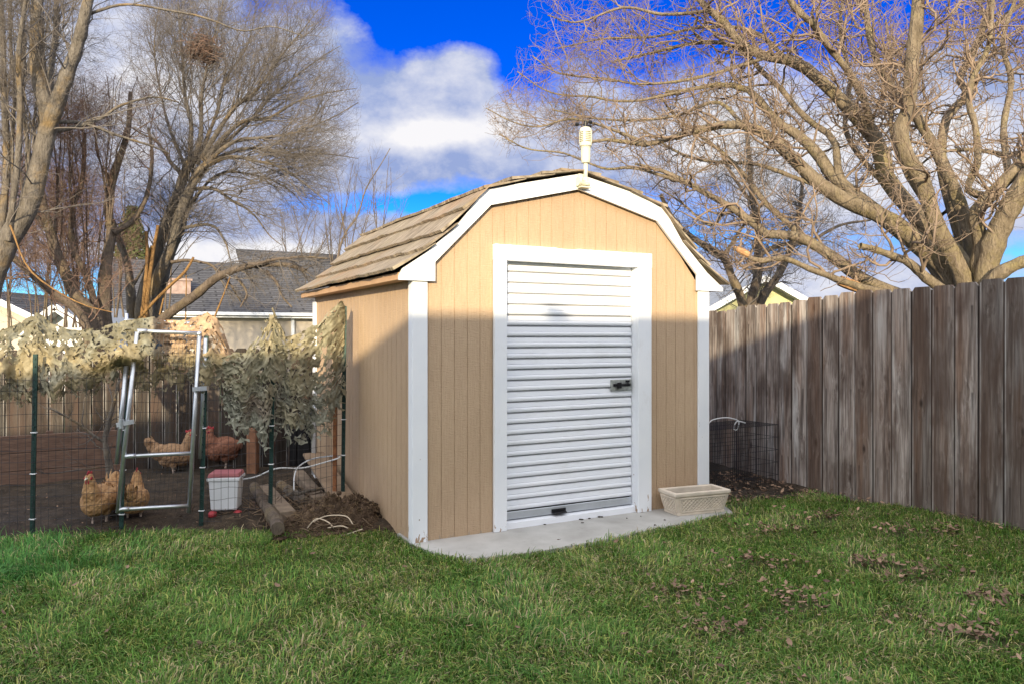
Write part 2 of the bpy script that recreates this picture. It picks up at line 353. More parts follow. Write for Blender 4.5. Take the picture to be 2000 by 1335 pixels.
n1=W.noise(5.0,9,W.co((1,1,1.7),'Generated'),.56,.12); n2=W.noise(15,8,W.co((1,1,1.5),'Generated'),.62,.1)
nn=W.math('ADD',W.math('MULTIPLY',W.math('SUBTRACT',n1,.5),1.6),W.math('MULTIPLY',W.math('SUBTRACT',n2,.5),1.3))
back=W.math('MULTIPLY',W.ramp(W.math('MULTIPLY',W.sep(gen)[1],-1.0),[(.0,0),(.5,1)]),.45)
dens=W.math('ADD',W.math('ADD',cl,nn),back)
mask=W.ramp(dens,[(.24,0),(.48,.45),(.85,1)])
hl=total([(blob(860,258,130,32,5),.95),(blob(420,230,260,150),.35),(blob(460,500,300,30),1.0),(blob(1620,290,420,110,-8),.9),(blob(110,120,300,200),.4),(blob(1300,560,600,35),.6),(blob(870,135,90,30,15),.35)])
lit=W.ramp(W.math('ADD',hl,W.math('ADD',W.math('MULTIPLY',W.math('SUBTRACT',n2,.5),1.7),W.math('MULTIPLY',W.math('SUBTRACT',n1,.5),1.0))),[(.1,0),(1,1)])
ccol=W.mix(lit,(1.25,1.6,2.75),(3.7,3.65,3.75))
g3=W.sep(gen); fb=W.ramp(W.math('ADD',W.math('MULTIPLY',g3[1],-1.0),W.math('MULTIPLY',g3[2],.9)),[(.0,0),(.75,1)])   # added fill: unseen sky overhead and behind the camera brightened to lift the shade
bright=W.mix(W.ramp(n1,[(.35,0),(.65,1)]),(5.6,6.1,7.2),(9.4,9.0,8.4))
W.l(W.mix(fb,W.mix(mask,tint,ccol),bright),bg.inputs['Color']); bg.inputs['Strength'].default_value=.15
vs=sc.view_settings; vs.view_transform='Standard'; vs.look='None'; vs.gamma=1; vs.exposure=0.78
try: sc.cycles.max_bounces=6
except Exception: pass

# ------------------------------------------------------------------ ground
def ground():
    xs=np.concatenate([[-400,-100,-40,-15],np.arange(-8,8.01,.16),[15,40,100,400]]); ys=np.concatenate([[-60,-20,-8],np.arange(-2,12.01,.16),[20,45,100,400,900]])
    X,Y=np.meshgrid(xs,ys); Z=gz(X,Y)-.02+.02*vnoise(X,Y,1.5); n=len(xs); m=len(ys)
    Vt=np.stack([X,Y,Z],-1).reshape(-1,3); i=np.arange((m-1)*n).reshape(m-1,n)[:,:-1].ravel()
    o=arr_mesh('ground',Vt,[np.stack([i,i+1,i+n+1,i+n],1)],M['lawn'],smooth=True); tag(o,kind='structure')
ground()
# wire fence line of the run (px of post foot, depth)
FP=[(-120,5.38),(62,5.53),(236,5.68),(392,5.80),(527,5.95),(669,6.40)]
FPW=[np.array([(p-1000)/F*y,y]) for p,y in FP]
def fence_xy(px):                      # point on run fence plane seen along px
    for (p0,y0),(p1,y1) in zip(FP,FP[1:]):
        if px<=p1 or (p1,y1)==FP[-1]:
            A=np.array([(p0-1000)/F*y0,y0]);B=np.array([(p1-1000)/F*y1,y1]); k=(px-1000)/F
            t=(k*A[1]-A[0])/((B[0]-A[0])-k*(B[1]-A[1])); return A+(B-A)*t
def run_dirt():
    # strip from the wire fence back to the wooden fence, and behind the shed
    nx,ny=90,60; Vt=[]
    for j in range(ny):
        for i in range(nx):
            x=-6.5+i/(nx-1)*5.9; A=np.interp(x,[-6.5,-4.2,-3.5,-2.9,-2.4,-1.9,-1.55,-.9,-.6],[5.05,5.3,5.42,5.55,5.62,5.64,5.62,5.50,5.45])+.06*float(vnoise(x,0,6)); B=9.2
            y=A+(B-A)*(j/(ny-1)); e=min(1,j/3)
            Vt.append((x,y,-.03+.04*e+.035*float(vnoise(x,y,5))*e+.02*float(vnoise(x,y,17))*e))
    f=[(j*nx+i,j*nx+i+1,(j+1)*nx+i+1,(j+1)*nx+i) for j in range(ny-1) for i in range(nx-1)]
    o=arr_mesh('run_dirt',Vt,[np.array(f)],M['soil'],smooth=True); tag(o,kind='structure')
    # earth strip between shed and right fence
    Vt=[];nx,ny=40,40
    for j in range(ny):
        for i in range(nx):
            y=6.35+j/(ny-1)*4; x0=1.45+.0*y; x=x0+(3.2-x0)*i/(nx-1)
            ed=6.75+.22*(float(vnoise(x,1,3))-.5)+.35*ss(2.3,3.0,x)
            e=ss(ed-.1,ed+.05,y); Vt.append((x,y,-.04+.055*e+.03*float(vnoise(x,y,7))*e+gz(x,y)))
    f=[(j*nx+i,j*nx+i+1,(j+1)*nx+i+1,(j+1)*nx+i) for j in range(ny-1) for i in range(nx-1)]
    o=arr_mesh('earth_strip',Vt,[np.array(f)],M['soil'],smooth=True); tag(o,kind='structure')
run_dirt()
def slab():
    front=[(-.02,-.03),(.02,-.25),(.09,-.42),(.2,-.53),(.47,-.58),(.8,-.58),(1.08,-.57),(1.45,-.53),(1.84,-.47),(2.25,-.42),(2.62,-.37),(2.72,-.2),(2.74,.05)]
    m=MB(); pts=front+[(2.74,.3),(-.02,.3)]; n=len(pts)
    vs=[(x,y,.018) for x,y in pts]+[(x,y,-.08) for x,y in pts]
    m.add(vs,[tuple(range(n))]+[(i,i+n,(i+1)%n+n,(i+1)%n) for i in range(n)])
    o=m.build('concrete_slab',M['conc'],bevel=.008); o.location=L2W(0,0); o.rotation_euler.z=SA; tag(o,kind='structure')
slab()

# ------------------------------------------------------------------ shed (local frame: x along front, y into depth)
def shed():
    S=empty('garden_shed',L2W(0,0),SA,label='tan gambrel-roofed garden shed with white trim and a roll-up door on a concrete slab',cat='shed')
    zt=1.84; kx,kz=.55,2.47; ax,az=SW/2,2.665
    prof=lambda x: (np.interp(x,[0,.09,kx,ax,SW-kx,SW-.09,SW],[zt,zt+.08,kz,az,kz,zt+.08,zt]))-.03
    # front wall: vertical strips with grooves, opening for the door
    dx0,dx1,dz1=.70,1.93,2.03
    m=MB(); gx=np.arange(.0,SW,.1015)
    edges=[0.0]+[g for g in gx if g>0.02]+[SW]
    def strip(x0,x1,y,lo=0.018):
        segs=[]
        if x1<=dx0 or x0>=dx1: segs=[(x0,x1,lo)]
        elif x0>=dx0 and x1<=dx1: segs=[(x0,x1,dz1)]
        else:
            cut=dx0 if x0<dx0 else dx1
            if x0<dx0: segs=[(x0,cut,lo),(cut,x1,dz1)]
            else: segs=[(x0,cut,dz1),(cut,x1,lo)]
        for a,b,l in segs: m.add([(a,y,l),(b,y,l),(b,y,prof(b)),(a,y,prof(a))],[(0,1,2,3)])
    gw=.0028; gd=.004
    for a,b in zip(edges,edges[1:]):
        strip(a+gw,b-gw,0)
        if b<SW:
            strip(b-gw,b+gw,gd)
            for x in(b-gw,b+gw):
                l=dz1 if dx0<x<dx1 else .018
                m.add([(x,0,l),(x,gd,l),(x,gd,prof(x)),(x,0,prof(x))],[(0,1,2,3)])
    # jambs of the opening
    for x in(dx0,dx1): m.add([(x,0,.018),(x,.09,.018),(x,.09,dz1),(x,0,dz1)],[(0,1,2,3)])
    m.add([(dx0,0,dz1),(dx1,0,dz1),(dx1,.09,dz1),(dx0,.09,dz1)],[(0,1,2,3)])
    m.build('front_wall',M['siding'],S,fixn=False)
    # side walls and back
    for nm,x,sx in(('side_wall',0,1),('side_wall',SW,-1)):
        m=MB(); ys=[0.0]+list(np.arange(.06,SD,.1015))+[SD]
        for a,b in zip(ys,ys[1:]):
            m.add([(x,a+gw,-.03),(x,b-gw,-.03),(x,b-gw,zt),(x,a+gw,zt)],[(0,1,2,3)])
            if b<SD:
                q=x+sx*gd; m.add([(q,b-gw,-.03),(q,b+gw,-.03),(q,b+gw,zt),(q,b-gw,zt)],[(0,1,2,3)])
                for y in(b-gw,b+gw): m.add([(x,y,-.03),(q,y,-.03),(q,y,zt),(x,y,zt)],[(0,1,2,3)])
        m.build(nm,M['siding'],S,fixn=False)
    m=MB(); xs=[0,.09,kx,ax,SW-kx,SW-.09,SW]; m.add([(SW,SD,-.03),(0,SD,-.03)]+[(x,SD,prof(x)) for x in xs],[tuple(range(9))]); m.build('back_wall',M['siding'],S,fixn=False)
    # corner trims (L boards)
    for x0,x1,s in((0,.092,-1),(SW-.1,SW,1)):
        m=MB(); m.box((x0-(.02 if s<0 else 0),-.022,.0),(x1+(.02 if s>0 else 0),-.002,1.86),.003)
        xa=(x0-.02,x0-.002) if s<0 else (x1+.002,x1+.02)
        m.box((xa[0],-.002,-.02),(xa[1],.065,1.835),.003); m.build('corner_trim',M['white'],S)
    m=MB(); m.box((-.02,SD-.09,-.02),(-.002,SD+.02,1.80),.003); m.build('corner_trim',M['white'],S)
    # fascia: gambrel bargeboard on the front gable
    outer=[(-.127,1.86),(-.105,1.91),(.06,2.02),(.30,2.225),(.525,2.505),(.80,2.575),(ax,2.70),(SW-.80,2.60),(SW-.49,2.49),(SW-.3,2.235),(SW-.03,1.99),(SW+.15,1.862)]
    inner=[(SW+.15,1.835),(SW-.135,1.835),(SW-.135,1.966),(SW-.565,2.392),(ax,2.583),(.575,2.40),(.138,1.966),(.138,1.832),(-.127,1.832)]
    m=MB(); ym=-.048
    # left half and right half as separate boards mitred at the apex
    left=[p for p in outer if p[0]<=ax]+[(ax,2.583),(.575,2.40),(.138,1.966),(.138,1.832),(-.127,1.832)]
    right=[p for p in outer if p[0]>=ax]+inner[:5]
    right=[(x+.0015 if abs(x-ax)<1e-6 else x,z) for x,z in right]
    for q in(left,right):
        m=MB(); m.prism(q,-.024,o=ym); m.build('fascia_board',M['white'],S)
    # eave boards
    for s in(-1,1):
        x=-.127 if s<0 else SW+.127
        m=MB(); m.box((min(x,x-s*.02),-.022,1.835),(max(x,x-s*.02),SD+.06,1.885),.002); m.box((min(x-s*.021,x-s*.125),-.02,1.838),(max(x-s*.021,x-s*.125),SD+.05,1.850)); m.build('eave_board',M['tanpaint'],S)
    # roof of overlapping shake courses
    RF=empty('roof'); RF.parent=S
    def course(a,b,lift,seed,thick=.022,y0=-.085,y1=SD+.09):
        """a lower edge (x,z), b upper edge; butt end lifted"""
        n=70; mseg=5; rr=np.random.default_rng(seed); vs=[]; cs=[]; a=np.array(a);b=np.array(b); t=b-a; L=np.linalg.norm(t); t=t/L; nrm=np.array([-t[1],t[0]]); nrm=nrm if nrm[1]>0 else -nrm
        for layer in(0,1):
            for j in range(mseg+1):
                for i in range(n+1):
                    y=y0+(y1-y0)*i/n; v=j/mseg; wav=.012*(mnoise.noise(Vector((y*1.7,seed*3.1,0))))*(1-v)+.004*mnoise.noise(Vector((y*9,seed*1.1,0)))*(1-v)
                    edge=(.020*mnoise.noise(Vector((y*4,seed*7.7,1)))+.012*mnoise.noise(Vector((y*17,seed*3.7,1))))*(1-v)
                    p=a+t*(L*v+edge)+nrm*(lift*(1-v)**1.6+wav+(thick*(1-.75*v) if layer else 0.0)+.0)
                    vs.append((p[0],y+.004*math.sin(seed+j),p[1])); cs.append((seed*.137%1,)*3)
        K=(n+1); o=(mseg+1)*K; fs=[]
        for j in range(mseg):
            for i in range(n):
                q=j*K+i; fs.append((q,q+1,q+K+1,q+K)); fs.append((o+q,o+q+K,o+q+K+1,o+q+1))
        for i in range(n): fs.append((i,o+i,o+i+1,i+1)); q=mseg*K+i; fs.append((q,q+1,o+q+1,o+q))
        for j in range(mseg):
            for i in(0,n): q=j*K+i; fs.append((q,q+K,o+q+K,o+q))
        return vs,fs,cs
    def slope(pts,seed):
        for i,(a,b,lift) in enumerate(pts):
            m=MB(); vs,fs,cs=course(a,b,lift,seed+i); m.v=[tuple(q) for q in vs]; m.f=fs; m.c=cs
            m.build('shake_course',M['shake'],RF,col=True,smooth=False)
    def bot(x): return np.interp(x,[-.16,0,.06,.30,.53,ax],[1.875,1.965,2.03,2.24,2.52,2.715])
    ls=[(-.165,.13),(.05,.30),(.20,.45),(.36,.56)]
    for sgn in(0,1):
        fx=(lambda x:x) if sgn==0 else (lambda x:SW-x)
        pts=[]
        for i,(a,b) in enumerate(ls):
            A=(fx(a),bot(a)+.004*i); B=(fx(b),bot(b)+.004*i); pts.append((A,B,.024))
        ups=[(.50,.85),(.74,1.10),(.98,1.30),(1.16,1.36)]
        for i,(a,b) in enumerate(ups):
            pts.append(((fx(a),bot(a)+.012),(fx(b),bot(b)+.010),.012 if i<3 else .016))
        slope(pts,11+sgn*10)
    # roof deck beneath
    m=MB(); dk=[(-.10,1.90),(.06,2.0),(.30,2.205),(.53,2.48),(ax,2.675),(SW-.53,2.48),(SW-.3,2.205),(SW-.06,2.0),(SW+.10,1.90)]
    for (x0,z0),(x1,z1) in zip(dk,dk[1:]):
        m.add([(x0,-.022,z0),(x1,-.022,z1),(x1,SD+.05,z1),(x0,SD+.05,z0)],[(0,1,2,3)])
    m.build('roof_deck',M['dark'],RF,fixn=False)
    # door frame
    for a,b in(((.61,-.034,.018),(.715,-.002,2.005)),((1.918,-.034,.018),(2.056,-.002,2.005))):
        m=MB(); m.box(a,b,.004); m.box((b[0]-.02 if a[0]<1 else a[0],-.002,.018),(b[0]+.0 if a[0]<1 else a[0]+.02,.088,2.005)); m.build('door_frame',M['white'],S)
    m=MB()
    # header with slightly ragged painted top edge
    n=60; top=[(.61+(2.056-.61)*i/n,2.121+.004*mnoise.noise(Vector((i*.7,0,0)))-(.006 if 22<i<30 else 0)) for i in range(n+1)]
    m.prism([(2.056,2.006),(.61,2.006)]+top,-.001,o=-.036); m.box((.70,.0,2.008),(1.93,.088,2.02)); m.build('door_frame',M['white'],S)
    # roller door
    D=empty('roller_door'); D.parent=S
    m=MB(); z0,z1=.137,2.01; pitch=.0815; k=int(z1/pitch)+1; prof2=[]
    z=z0
    while z<z1:
        for t,yy in((0,.020),(.085,.020),(.10,.001),(.16,-.005),(.30,-.0075),(.42,-.006),(.49,-.002),(.50,.003),(.53,.003),(.54,-.001),(.93,.003),(.97,.014)):
            q=z+t*pitch
            if q<z1: prof2.append((q,yy))
        z+=pitch
    yb=.055; xa,xb=.72,1.914; vs=[];fs=[]
    for q,yy in prof2: vs+=[(xa,yb+yy,q),(xb,yb+yy,q)]
    fs=[(2*i,2*i+1,2*i+3,2*i+2) for i in range(len(prof2)-1)]
    m.add(vs,fs); cur=m.build('door_curtain',M['door'],D,fixn=False)
    m=MB(); m.box((xa,.044,.078),(xb,.060,.136),.003); m.build('bottom_rail',simple('door_rail_metal',(.50,.53,.57),.4,.5,var=.12,scale=6),D)
    m=MB(); m.prism([(.002,.0185),(.004,.062),(.075,.072),(.088,.0185)],0,o=0); m.v=[(xa-.02+(.0 if i<4 else xb-xa+.03),y_,z_) for i,(y_,_,z_) in enumerate([(q[0],0,q[2]) for q in m.v])]; m.build('threshold',M['door'],S)
    m=MB(); m.box((1.14,.036,.083),(1.27,.043,.118),.003); m.box((1.15,.006,.088),(1.26,.036,.094),.002); m.tube([(1.15,.03,.091),(1.155,.004,.091),(1.255,.004,.091),(1.26,.03,.091)],.005,8); m.build('lift_handle',M['black'],D)
    m=MB(); m.box((1.70,.036,1.012),(1.905,.050,1.10),.003); m.build('latch_plate',M['steel'],D)
    m=MB(); m.box((1.72,.026,1.045),(1.89,.036,1.068),.003); m.box((1.75,.014,1.03),(1.79,.026,1.078),.003); m.tube([(1.79,.02,1.055),(1.85,.012,1.07),(1.875,.02,1.06)],.006,8); m.box((1.84,.028,1.075),(1.88,.036,1.093),.002); m.build('slide_bolt',M['black'],D)
    # nails/knobs on trim, small hole
    return S
shed()

# weather station on the gable peak
def station():
    b=L2W(1.375,-.08,0); T=empty('weather_station',(b[0],b[1],2.60),SA,label='cream weather station with louvred sensor housing on a mast at the shed gable peak',cat='weather station')
    m=MB(); m.tube([(0,0,.04),(0,0,.20)],.016,14); m.build('mast',M['cream'],T,smooth=True)
    m=MB(); m.box((-.055,.012,-.01),(-.005,.034,.10),.004); m.tube([(-.05,0,.03),(.03,0,.03)],.024,12); m.tube([(0,0,.012),(0,0,.07)],.023,12); m.tube([(-.055,0,.035),(-.075,0,.035)],.036,14); m.box((-.06,-.03,-.012),(.035,.03,-.002),.002); m.tube([(-.035,-.03,.05),(-.035,.01,.05)],.014,10); m.build('bracket',M['cream'],T)
    m=MB(); m.lathe([(.018,.180),(.031,.183),(.035,.20),(.0375,.295),(.041,.304),(.041,.306)],n=24); m.build('sensor_body',M['cream'],T)
    m=MB(); pr=[(.041,.307),(.048,.312),(.048,.338)]
    for i in range(6):
        z=.340+i*.014; pr+=[(.048,z),(.034,z+.0015),(.034,z+.0065),(.048,z+.008)]
    pr+=[(.048,.432),(.044,.446),(.034,.455),(.02,.458)]; m.lathe(pr,n=24)
    for q in range(4):
        w=q*math.pi/2+.785; m.box((-.008,.040,.338),(.008,.049,.424),M=Matrix.Rotation(w,3,'Z'))
    m.build('louvred_shield',M['cream'],T)
    m=MB(); m.lathe([(.008,.455),(.011,.458),(.012,.50),(.006,.508)],n=10)
    for k in range(3):
        w=2*math.pi*k/3+.5; c=(.066*math.cos(w),.066*math.sin(w),.482); m.tube([(0,0,.482),c],.003,6); m.ell(c,(.017,.017,.015),n=10)
    m.build('anemometer',M['black'],T)
station()

# ------------------------------------------------------------------ wooden fences
def board_mesh(m,p0,dirv,w,h,zb,th=.018,dog=.035,c=None,lean=0.0,bow=0.0):
    """one dog-eared board; p0 lower-left xy, dirv unit xy"""
    nrm=np.array([-dirv[1],dirv[0]]); prof=[(0,0)]; 
    k=8
    L=[(bow*math.sin(math.pi*i/k)*.3,h*i/k) for i in range(k)]+[(0,h-dog)]
    Rr=[(w+bow*math.sin(math.pi*i/k)*.3,h*i/k) for i in range(k)]+[(w,h-dog)]
    ring=L+[(dog*.8,h),(w-dog*.8,h)]+Rr[::-1]
    n=len(ring); vs=[]
    for s in(0,th):
        for x,z in ring:
            q=p0+dirv*(x+lean*z)+nrm*s; vs.append((q[0],q[1],zb+z))
    # quads across the board: pair left/right
    kk=len(L); fs=[]
    for o,fl in((0,0),(n,1)):
        for i in range(kk-1):
            q=(o+i,o+n-1-i,o+n-2-i,o+i+1); fs.append(q if not fl else q[::-1])
        q=(o+kk-1,o+n-kk,o+kk+1,o+kk); fs.append(q if not fl else q[::-1])
    for i in range(n): fs.append((i,(i+1)%n,(i+1)%n+n,i+n)[::-1])
    m.add(vs,fs,c); m.c2+=[((x+(.0))/w,z/2.0,0) for _ in(0,1) for x,z in ring]
def wood_fence(name,pts,bw,gap,label,thick=.018,group=None,mt=None):
    """pts list of (x,y,zbottom,ztop)"""
    T=empty(name,(pts[0][0],pts[0][1],0),label=label,cat='fence'); o0=np.array(pts[0][:2])
    P2=np.array(pts); seg=np.linalg.norm(np.diff(P2[:,:2],axis=0),axis=1); cum=np.concatenate([[0],np.cumsum(seg)])
    m=MB(); s=0; rr=random.Random(5)
    while s<cum[-1]-bw:
        w=bw*(1+rr.uniform(-.09,.07)); p=np.array([np.interp(s,cum,P2[:,k]) for k in range(4)]); q=np.array([np.interp(s+w,cum,P2[:,k]) for k in range(4)])
        dv=(q-p)[:2]; dv/=np.linalg.norm(dv); nr=np.array([-dv[1],dv[0]])
        top=p[3]+rr.uniform(-.012,.012); tone=rr.random(); r0=rr.random()
        if mt is None and s<2.5: tone=rr.uniform(.85,1.0); r0=rr.uniform(.0,.5)  # far boards coloured paler to stand in for the sunlit strip
        board_mesh(m,p[:2]-o0+nr*rr.uniform(-.004,.004),dv,w,top-p[2]+.05,p[2]-.05,thick,.033,(r0,tone,rr.random()),rr.uniform(-.003,.003),rr.uniform(-.01,.01))
        s+=w+gap+rr.uniform(-.003,.005)
    m.build('boards',mt or M['fence'],T,col=True)
    nsgn=None
    # rails and posts on the far side
    def far(i):
        a,b=P2[i],P2[i+1]; dv=(b-a)[:2]/np.linalg.norm((b-a)[:2]); nr=np.array([-dv[1],dv[0]])
        return a,b,dv,nr
    for fr in(.15,.52,.86):
        m=MB()
        for i in range(len(P2)-1):
            a,b,dv,nr=far(i); z0=a[2]+(a[3]-a[2])*fr; z1=b[2]+(b[3]-b[2])*fr
            A=a[:2]-o0+nr*(thick+.025); B=b[:2]-o0+nr*(thick+.025); m.bar((A[0],A[1],z0),(B[0],B[1],z1),.04,.085,(.3,.4,.2))
        m.build('rail',M['fence'],T,col=True)
    s=.4
    while s<cum[-1]:
        p=np.array([np.interp(s,cum,P2[:,k]) for k in range(4)]); i=min(len(seg)-1,int(np.searchsorted(cum,s)-1)); a,b,dv,nr=far(max(i,0)); A=p[:2]-o0+nr*(thick+.10)
        m=MB(); m.bar((A[0],A[1],-.1),(A[0],A[1],p[3]-.10),.09,.09,(.2,.5,.3)); m.build('post',M['fence'],T,col=True); s+=2.4
    return T
# right fence traced along its line: walk from far (left) to near (right) so that the far side is behind
RFP=[(1.95,9.55,-.06,1.71),(2.29,8.51,-.05,1.735),(2.66,7.38,-.01,1.79),(2.95,6.69,.03,1.832),(3.22,6.05,.065,1.845),(3.54,5.3,.085,1.875),(3.95,4.3,.09,1.93),(4.6,2.7,.09,1.95)]
wood_fence('wooden_fence',RFP,.180,.005,'tall weathered grey-brown dog-eared board fence right of the shed')
wood_fence('wooden_fence',[(-6.2,7.95,0,1.30),(-3.5,8.1,0,1.31),(-1.4,8.5,0,1.33),(-.8,8.6,0,1.33)],.138,.008,'low grey board fence behind the hens and camouflage netting',mt=M['fence_shaded'])

# ------------------------------------------------------------------ trees
def catmull(pts,n):
    p=np.array(pts,float); k=np.concatenate([[0],np.cumsum(np.linalg.norm(np.diff(p[:,:3],axis=0),axis=1))]); p=np.vstack([2*p[0]-p[1],p,2*p[-1]-p[-2]])
    t=np.linspace(0,k[-1],n); out=[]
    for q in t:
        i=min(max(int(np.searchsorted(k,q,side='right')-1),0),len(k)-2); u_=(q-k[i])/(k[i+1]-k[i]+1e-9)
        a,b,c,d_=p[i:i+4]; out.append(.5*((2*b)+(-a+c)*u_+(2*a-5*b+4*c-d_)*u_*u_+(-a+3*b-3*c+d_)*u_**3))
    return np.array(out)
def tubes(pts,rad,S):
    """pts [N,P,3], rad [N,P] -> verts, quads"""
    Nn,Pn,_=pts.shape; T=np.gradient(pts,axis=1); T/=np.linalg.norm(T,axis=2,keepdims=True)+1e-9
    ref=np.zeros_like(T); ref[...,:]=np.array([.31,-.77,.55]); a=np.cross(T,ref); a/=np.linalg.norm(a,axis=2,keepdims=True)+1e-9; b=np.cross(T,a)
    w=np.arange(S)*2*math.pi/S; ring=np.cos(w)[None,None,:,None]*a[:,:,None,:]+np.sin(w)[None,None,:,None]*b[:,:,None,:]
    Vt=pts[:,:,None,:]+ring*rad[:,:,None,None]
    base=(np.arange(Nn)[:,None,None]*Pn+np.arange(Pn-1)[None,:,None])*S; k=np.arange(S)[None,None,:]; k2=(k+1)%S
    q=np.stack([base+k,base+k2,base+S+k2,base+S+k],-1).reshape(-1,4)
    return Vt.reshape(-1,3),q
def grow(pp,pr,n,ln,ang,Pn=5,up=.05,wig=.22,rmul=.55,rmax=1,tmin=.15,tip=.25,poly=None,fan=None,minr=.0012,xlim=None):
    N0=len(pp); seg=np.linalg.norm(np.diff(pp,axis=1),axis=2).sum(1); pb=seg/seg.sum(); out_p=[];out_r=[]
    tries=0; got=0
    while got<n and tries<6:
        m=int((n-got)*1.6)+8; tries+=1
        i=rng.choice(N0,m,p=pb); t=tmin+(1-tmin)*rng.random(m)**.8; f=t*(pp.shape[1]-1); j=np.minimum(f.astype(int),pp.shape[1]-2); fr=(f-j)[:,None]
        pos=pp[i,j]*(1-fr)+pp[i,j+1]*fr; tan=pp[i,j+1]-pp[i,j]; tan/=np.linalg.norm(tan,axis=1,keepdims=True)+1e-9; r=pr[i,j]*(1-fr[:,0])+pr[i,j+1]*fr[:,0]
        rnd=rng.normal(size=(m,3)); perp=rnd-(rnd*tan).sum(1,keepdims=True)*tan; perp/=np.linalg.norm(perp,axis=1,keepdims=True)+1e-9
        a=np.radians(rng.uniform(ang[0],ang[1],m))[:,None]; dr=np.cos(a)*tan+np.sin(a)*perp
        L=rng.uniform(ln[0],ln[1],m)*(1.15-.5*t); st=(L/(Pn-1))[:,None]; ps=[pos]; cur=pos.copy()
        for _ in range(Pn-1):
            dr=dr+rng.normal(size=(m,3))*wig; dr[:,2]+=up
            if fan is not None:
                q=cur-np.array(fan[0]); q/=np.linalg.norm(q,axis=1,keepdims=True)+1e-9; dr+=q*fan[1]
            dr/=np.linalg.norm(dr,axis=1,keepdims=True); cur=cur+dr*st; ps.append(cur.copy())
        ps=np.stack(ps,1); r0=np.clip(r*rmul,minr,rmax); rr=r0[:,None]*np.linspace(1,tip,Pn)[None]
        keep=np.ones(m,bool); e=ps[:,-1]; sx=1000+e[:,0]/e[:,1]*F; sy=HY-(e[:,2]-H)/e[:,1]*F
        if poly is not None:
            c=np.zeros(m,bool); q=np.array(poly,float); 
            for (x0,y0),(x1,y1) in zip(q,np.roll(q,-1,axis=0)):
                cond=((y0>sy)!=(y1>sy)); xi=(x1-x0)*(sy-y0)/(y1-y0+1e-9)+x0; c^=cond&(sx<xi)
            keep&=c
        keep&=e[:,2]>.3
        if xlim is not None: keep&=e[:,1]>xlim
        out_p.append(ps[keep]); out_r.append(np.maximum(rr[keep],minr*.6)); got+=keep.sum()
    return np.concatenate(out_p)[:n],np.concatenate(out_r)[:n]
def limbs(traces,PN=26,wob=.012):
    """trace: (points px, Y start, Y end, width px start, width px end)"""
    pp=[];pr=[]
    for pts,y0,y1,w0,w1 in traces:
        n=len(pts); q=np.array([P(x,y,y0+(y1-y0)*i/(n-1)) for i,(x,y) in enumerate(pts)])
        q=catmull(q,PN); t=np.linspace(0,1,PN); wx=(w0+(w1-w0)*t**.85); Yv=q[:,1]
        q=q+np.cumsum(rng.normal(size=q.shape)*wob*.25,axis=0)*np.sin(np.pi*t)[:,None]
        pp.append(q); pr.append(wx*Yv/F/2*(1+.06*rng.normal(size=PN)))
    return np.array(pp),np.array(pr)
def tree(name,label,loc,traces,levels,matb,matt,poly=None,fan=None,xlim=None,extra=None,PN=26,wob=.012,S=9,trunk_n=None,cat='tree',lw=1.0):
    loc=np.array(loc,float); T=empty(name,loc,label=label,cat=cat)
    pp,pr=limbs(traces,PN,wob); pr=pr*lw; k=len(pp) if trunk_n is None else trunk_n
    Vt,q=tubes(pp[:k]-loc,pr[:k],S); arr_mesh('trunk',Vt,[q],matb,T,smooth=True)
    if k<len(pp):
        Vt,q=tubes(pp[k:]-loc,pr[k:],7); arr_mesh('limbs',Vt,[q],matb,T,smooth=True)
    cp,cr=pp,pr; allv=[];allq=[];off=0
    pool=[(pp,pr)]
    for li,lv in enumerate(levels):
        lv=dict(lv); S2=lv.pop('S',3); n=lv.pop('n')
        src=pool[-1] if not lv.pop('all',False) else None
        if src is None:
            src=pool[-1]
        np_,nr_=grow(src[0],src[1],n,poly=poly,fan=fan,**lv)
        Vt,q=tubes(np_-loc,nr_,S2); allv.append(Vt); allq.append(q+off); off+=len(Vt); pool.append((np_,nr_))
        # resample parents for next level: only the last level
    arr_mesh('crown',np.concatenate(allv),[np.concatenate(allq)],matt,T,smooth=True)
    return T,pool

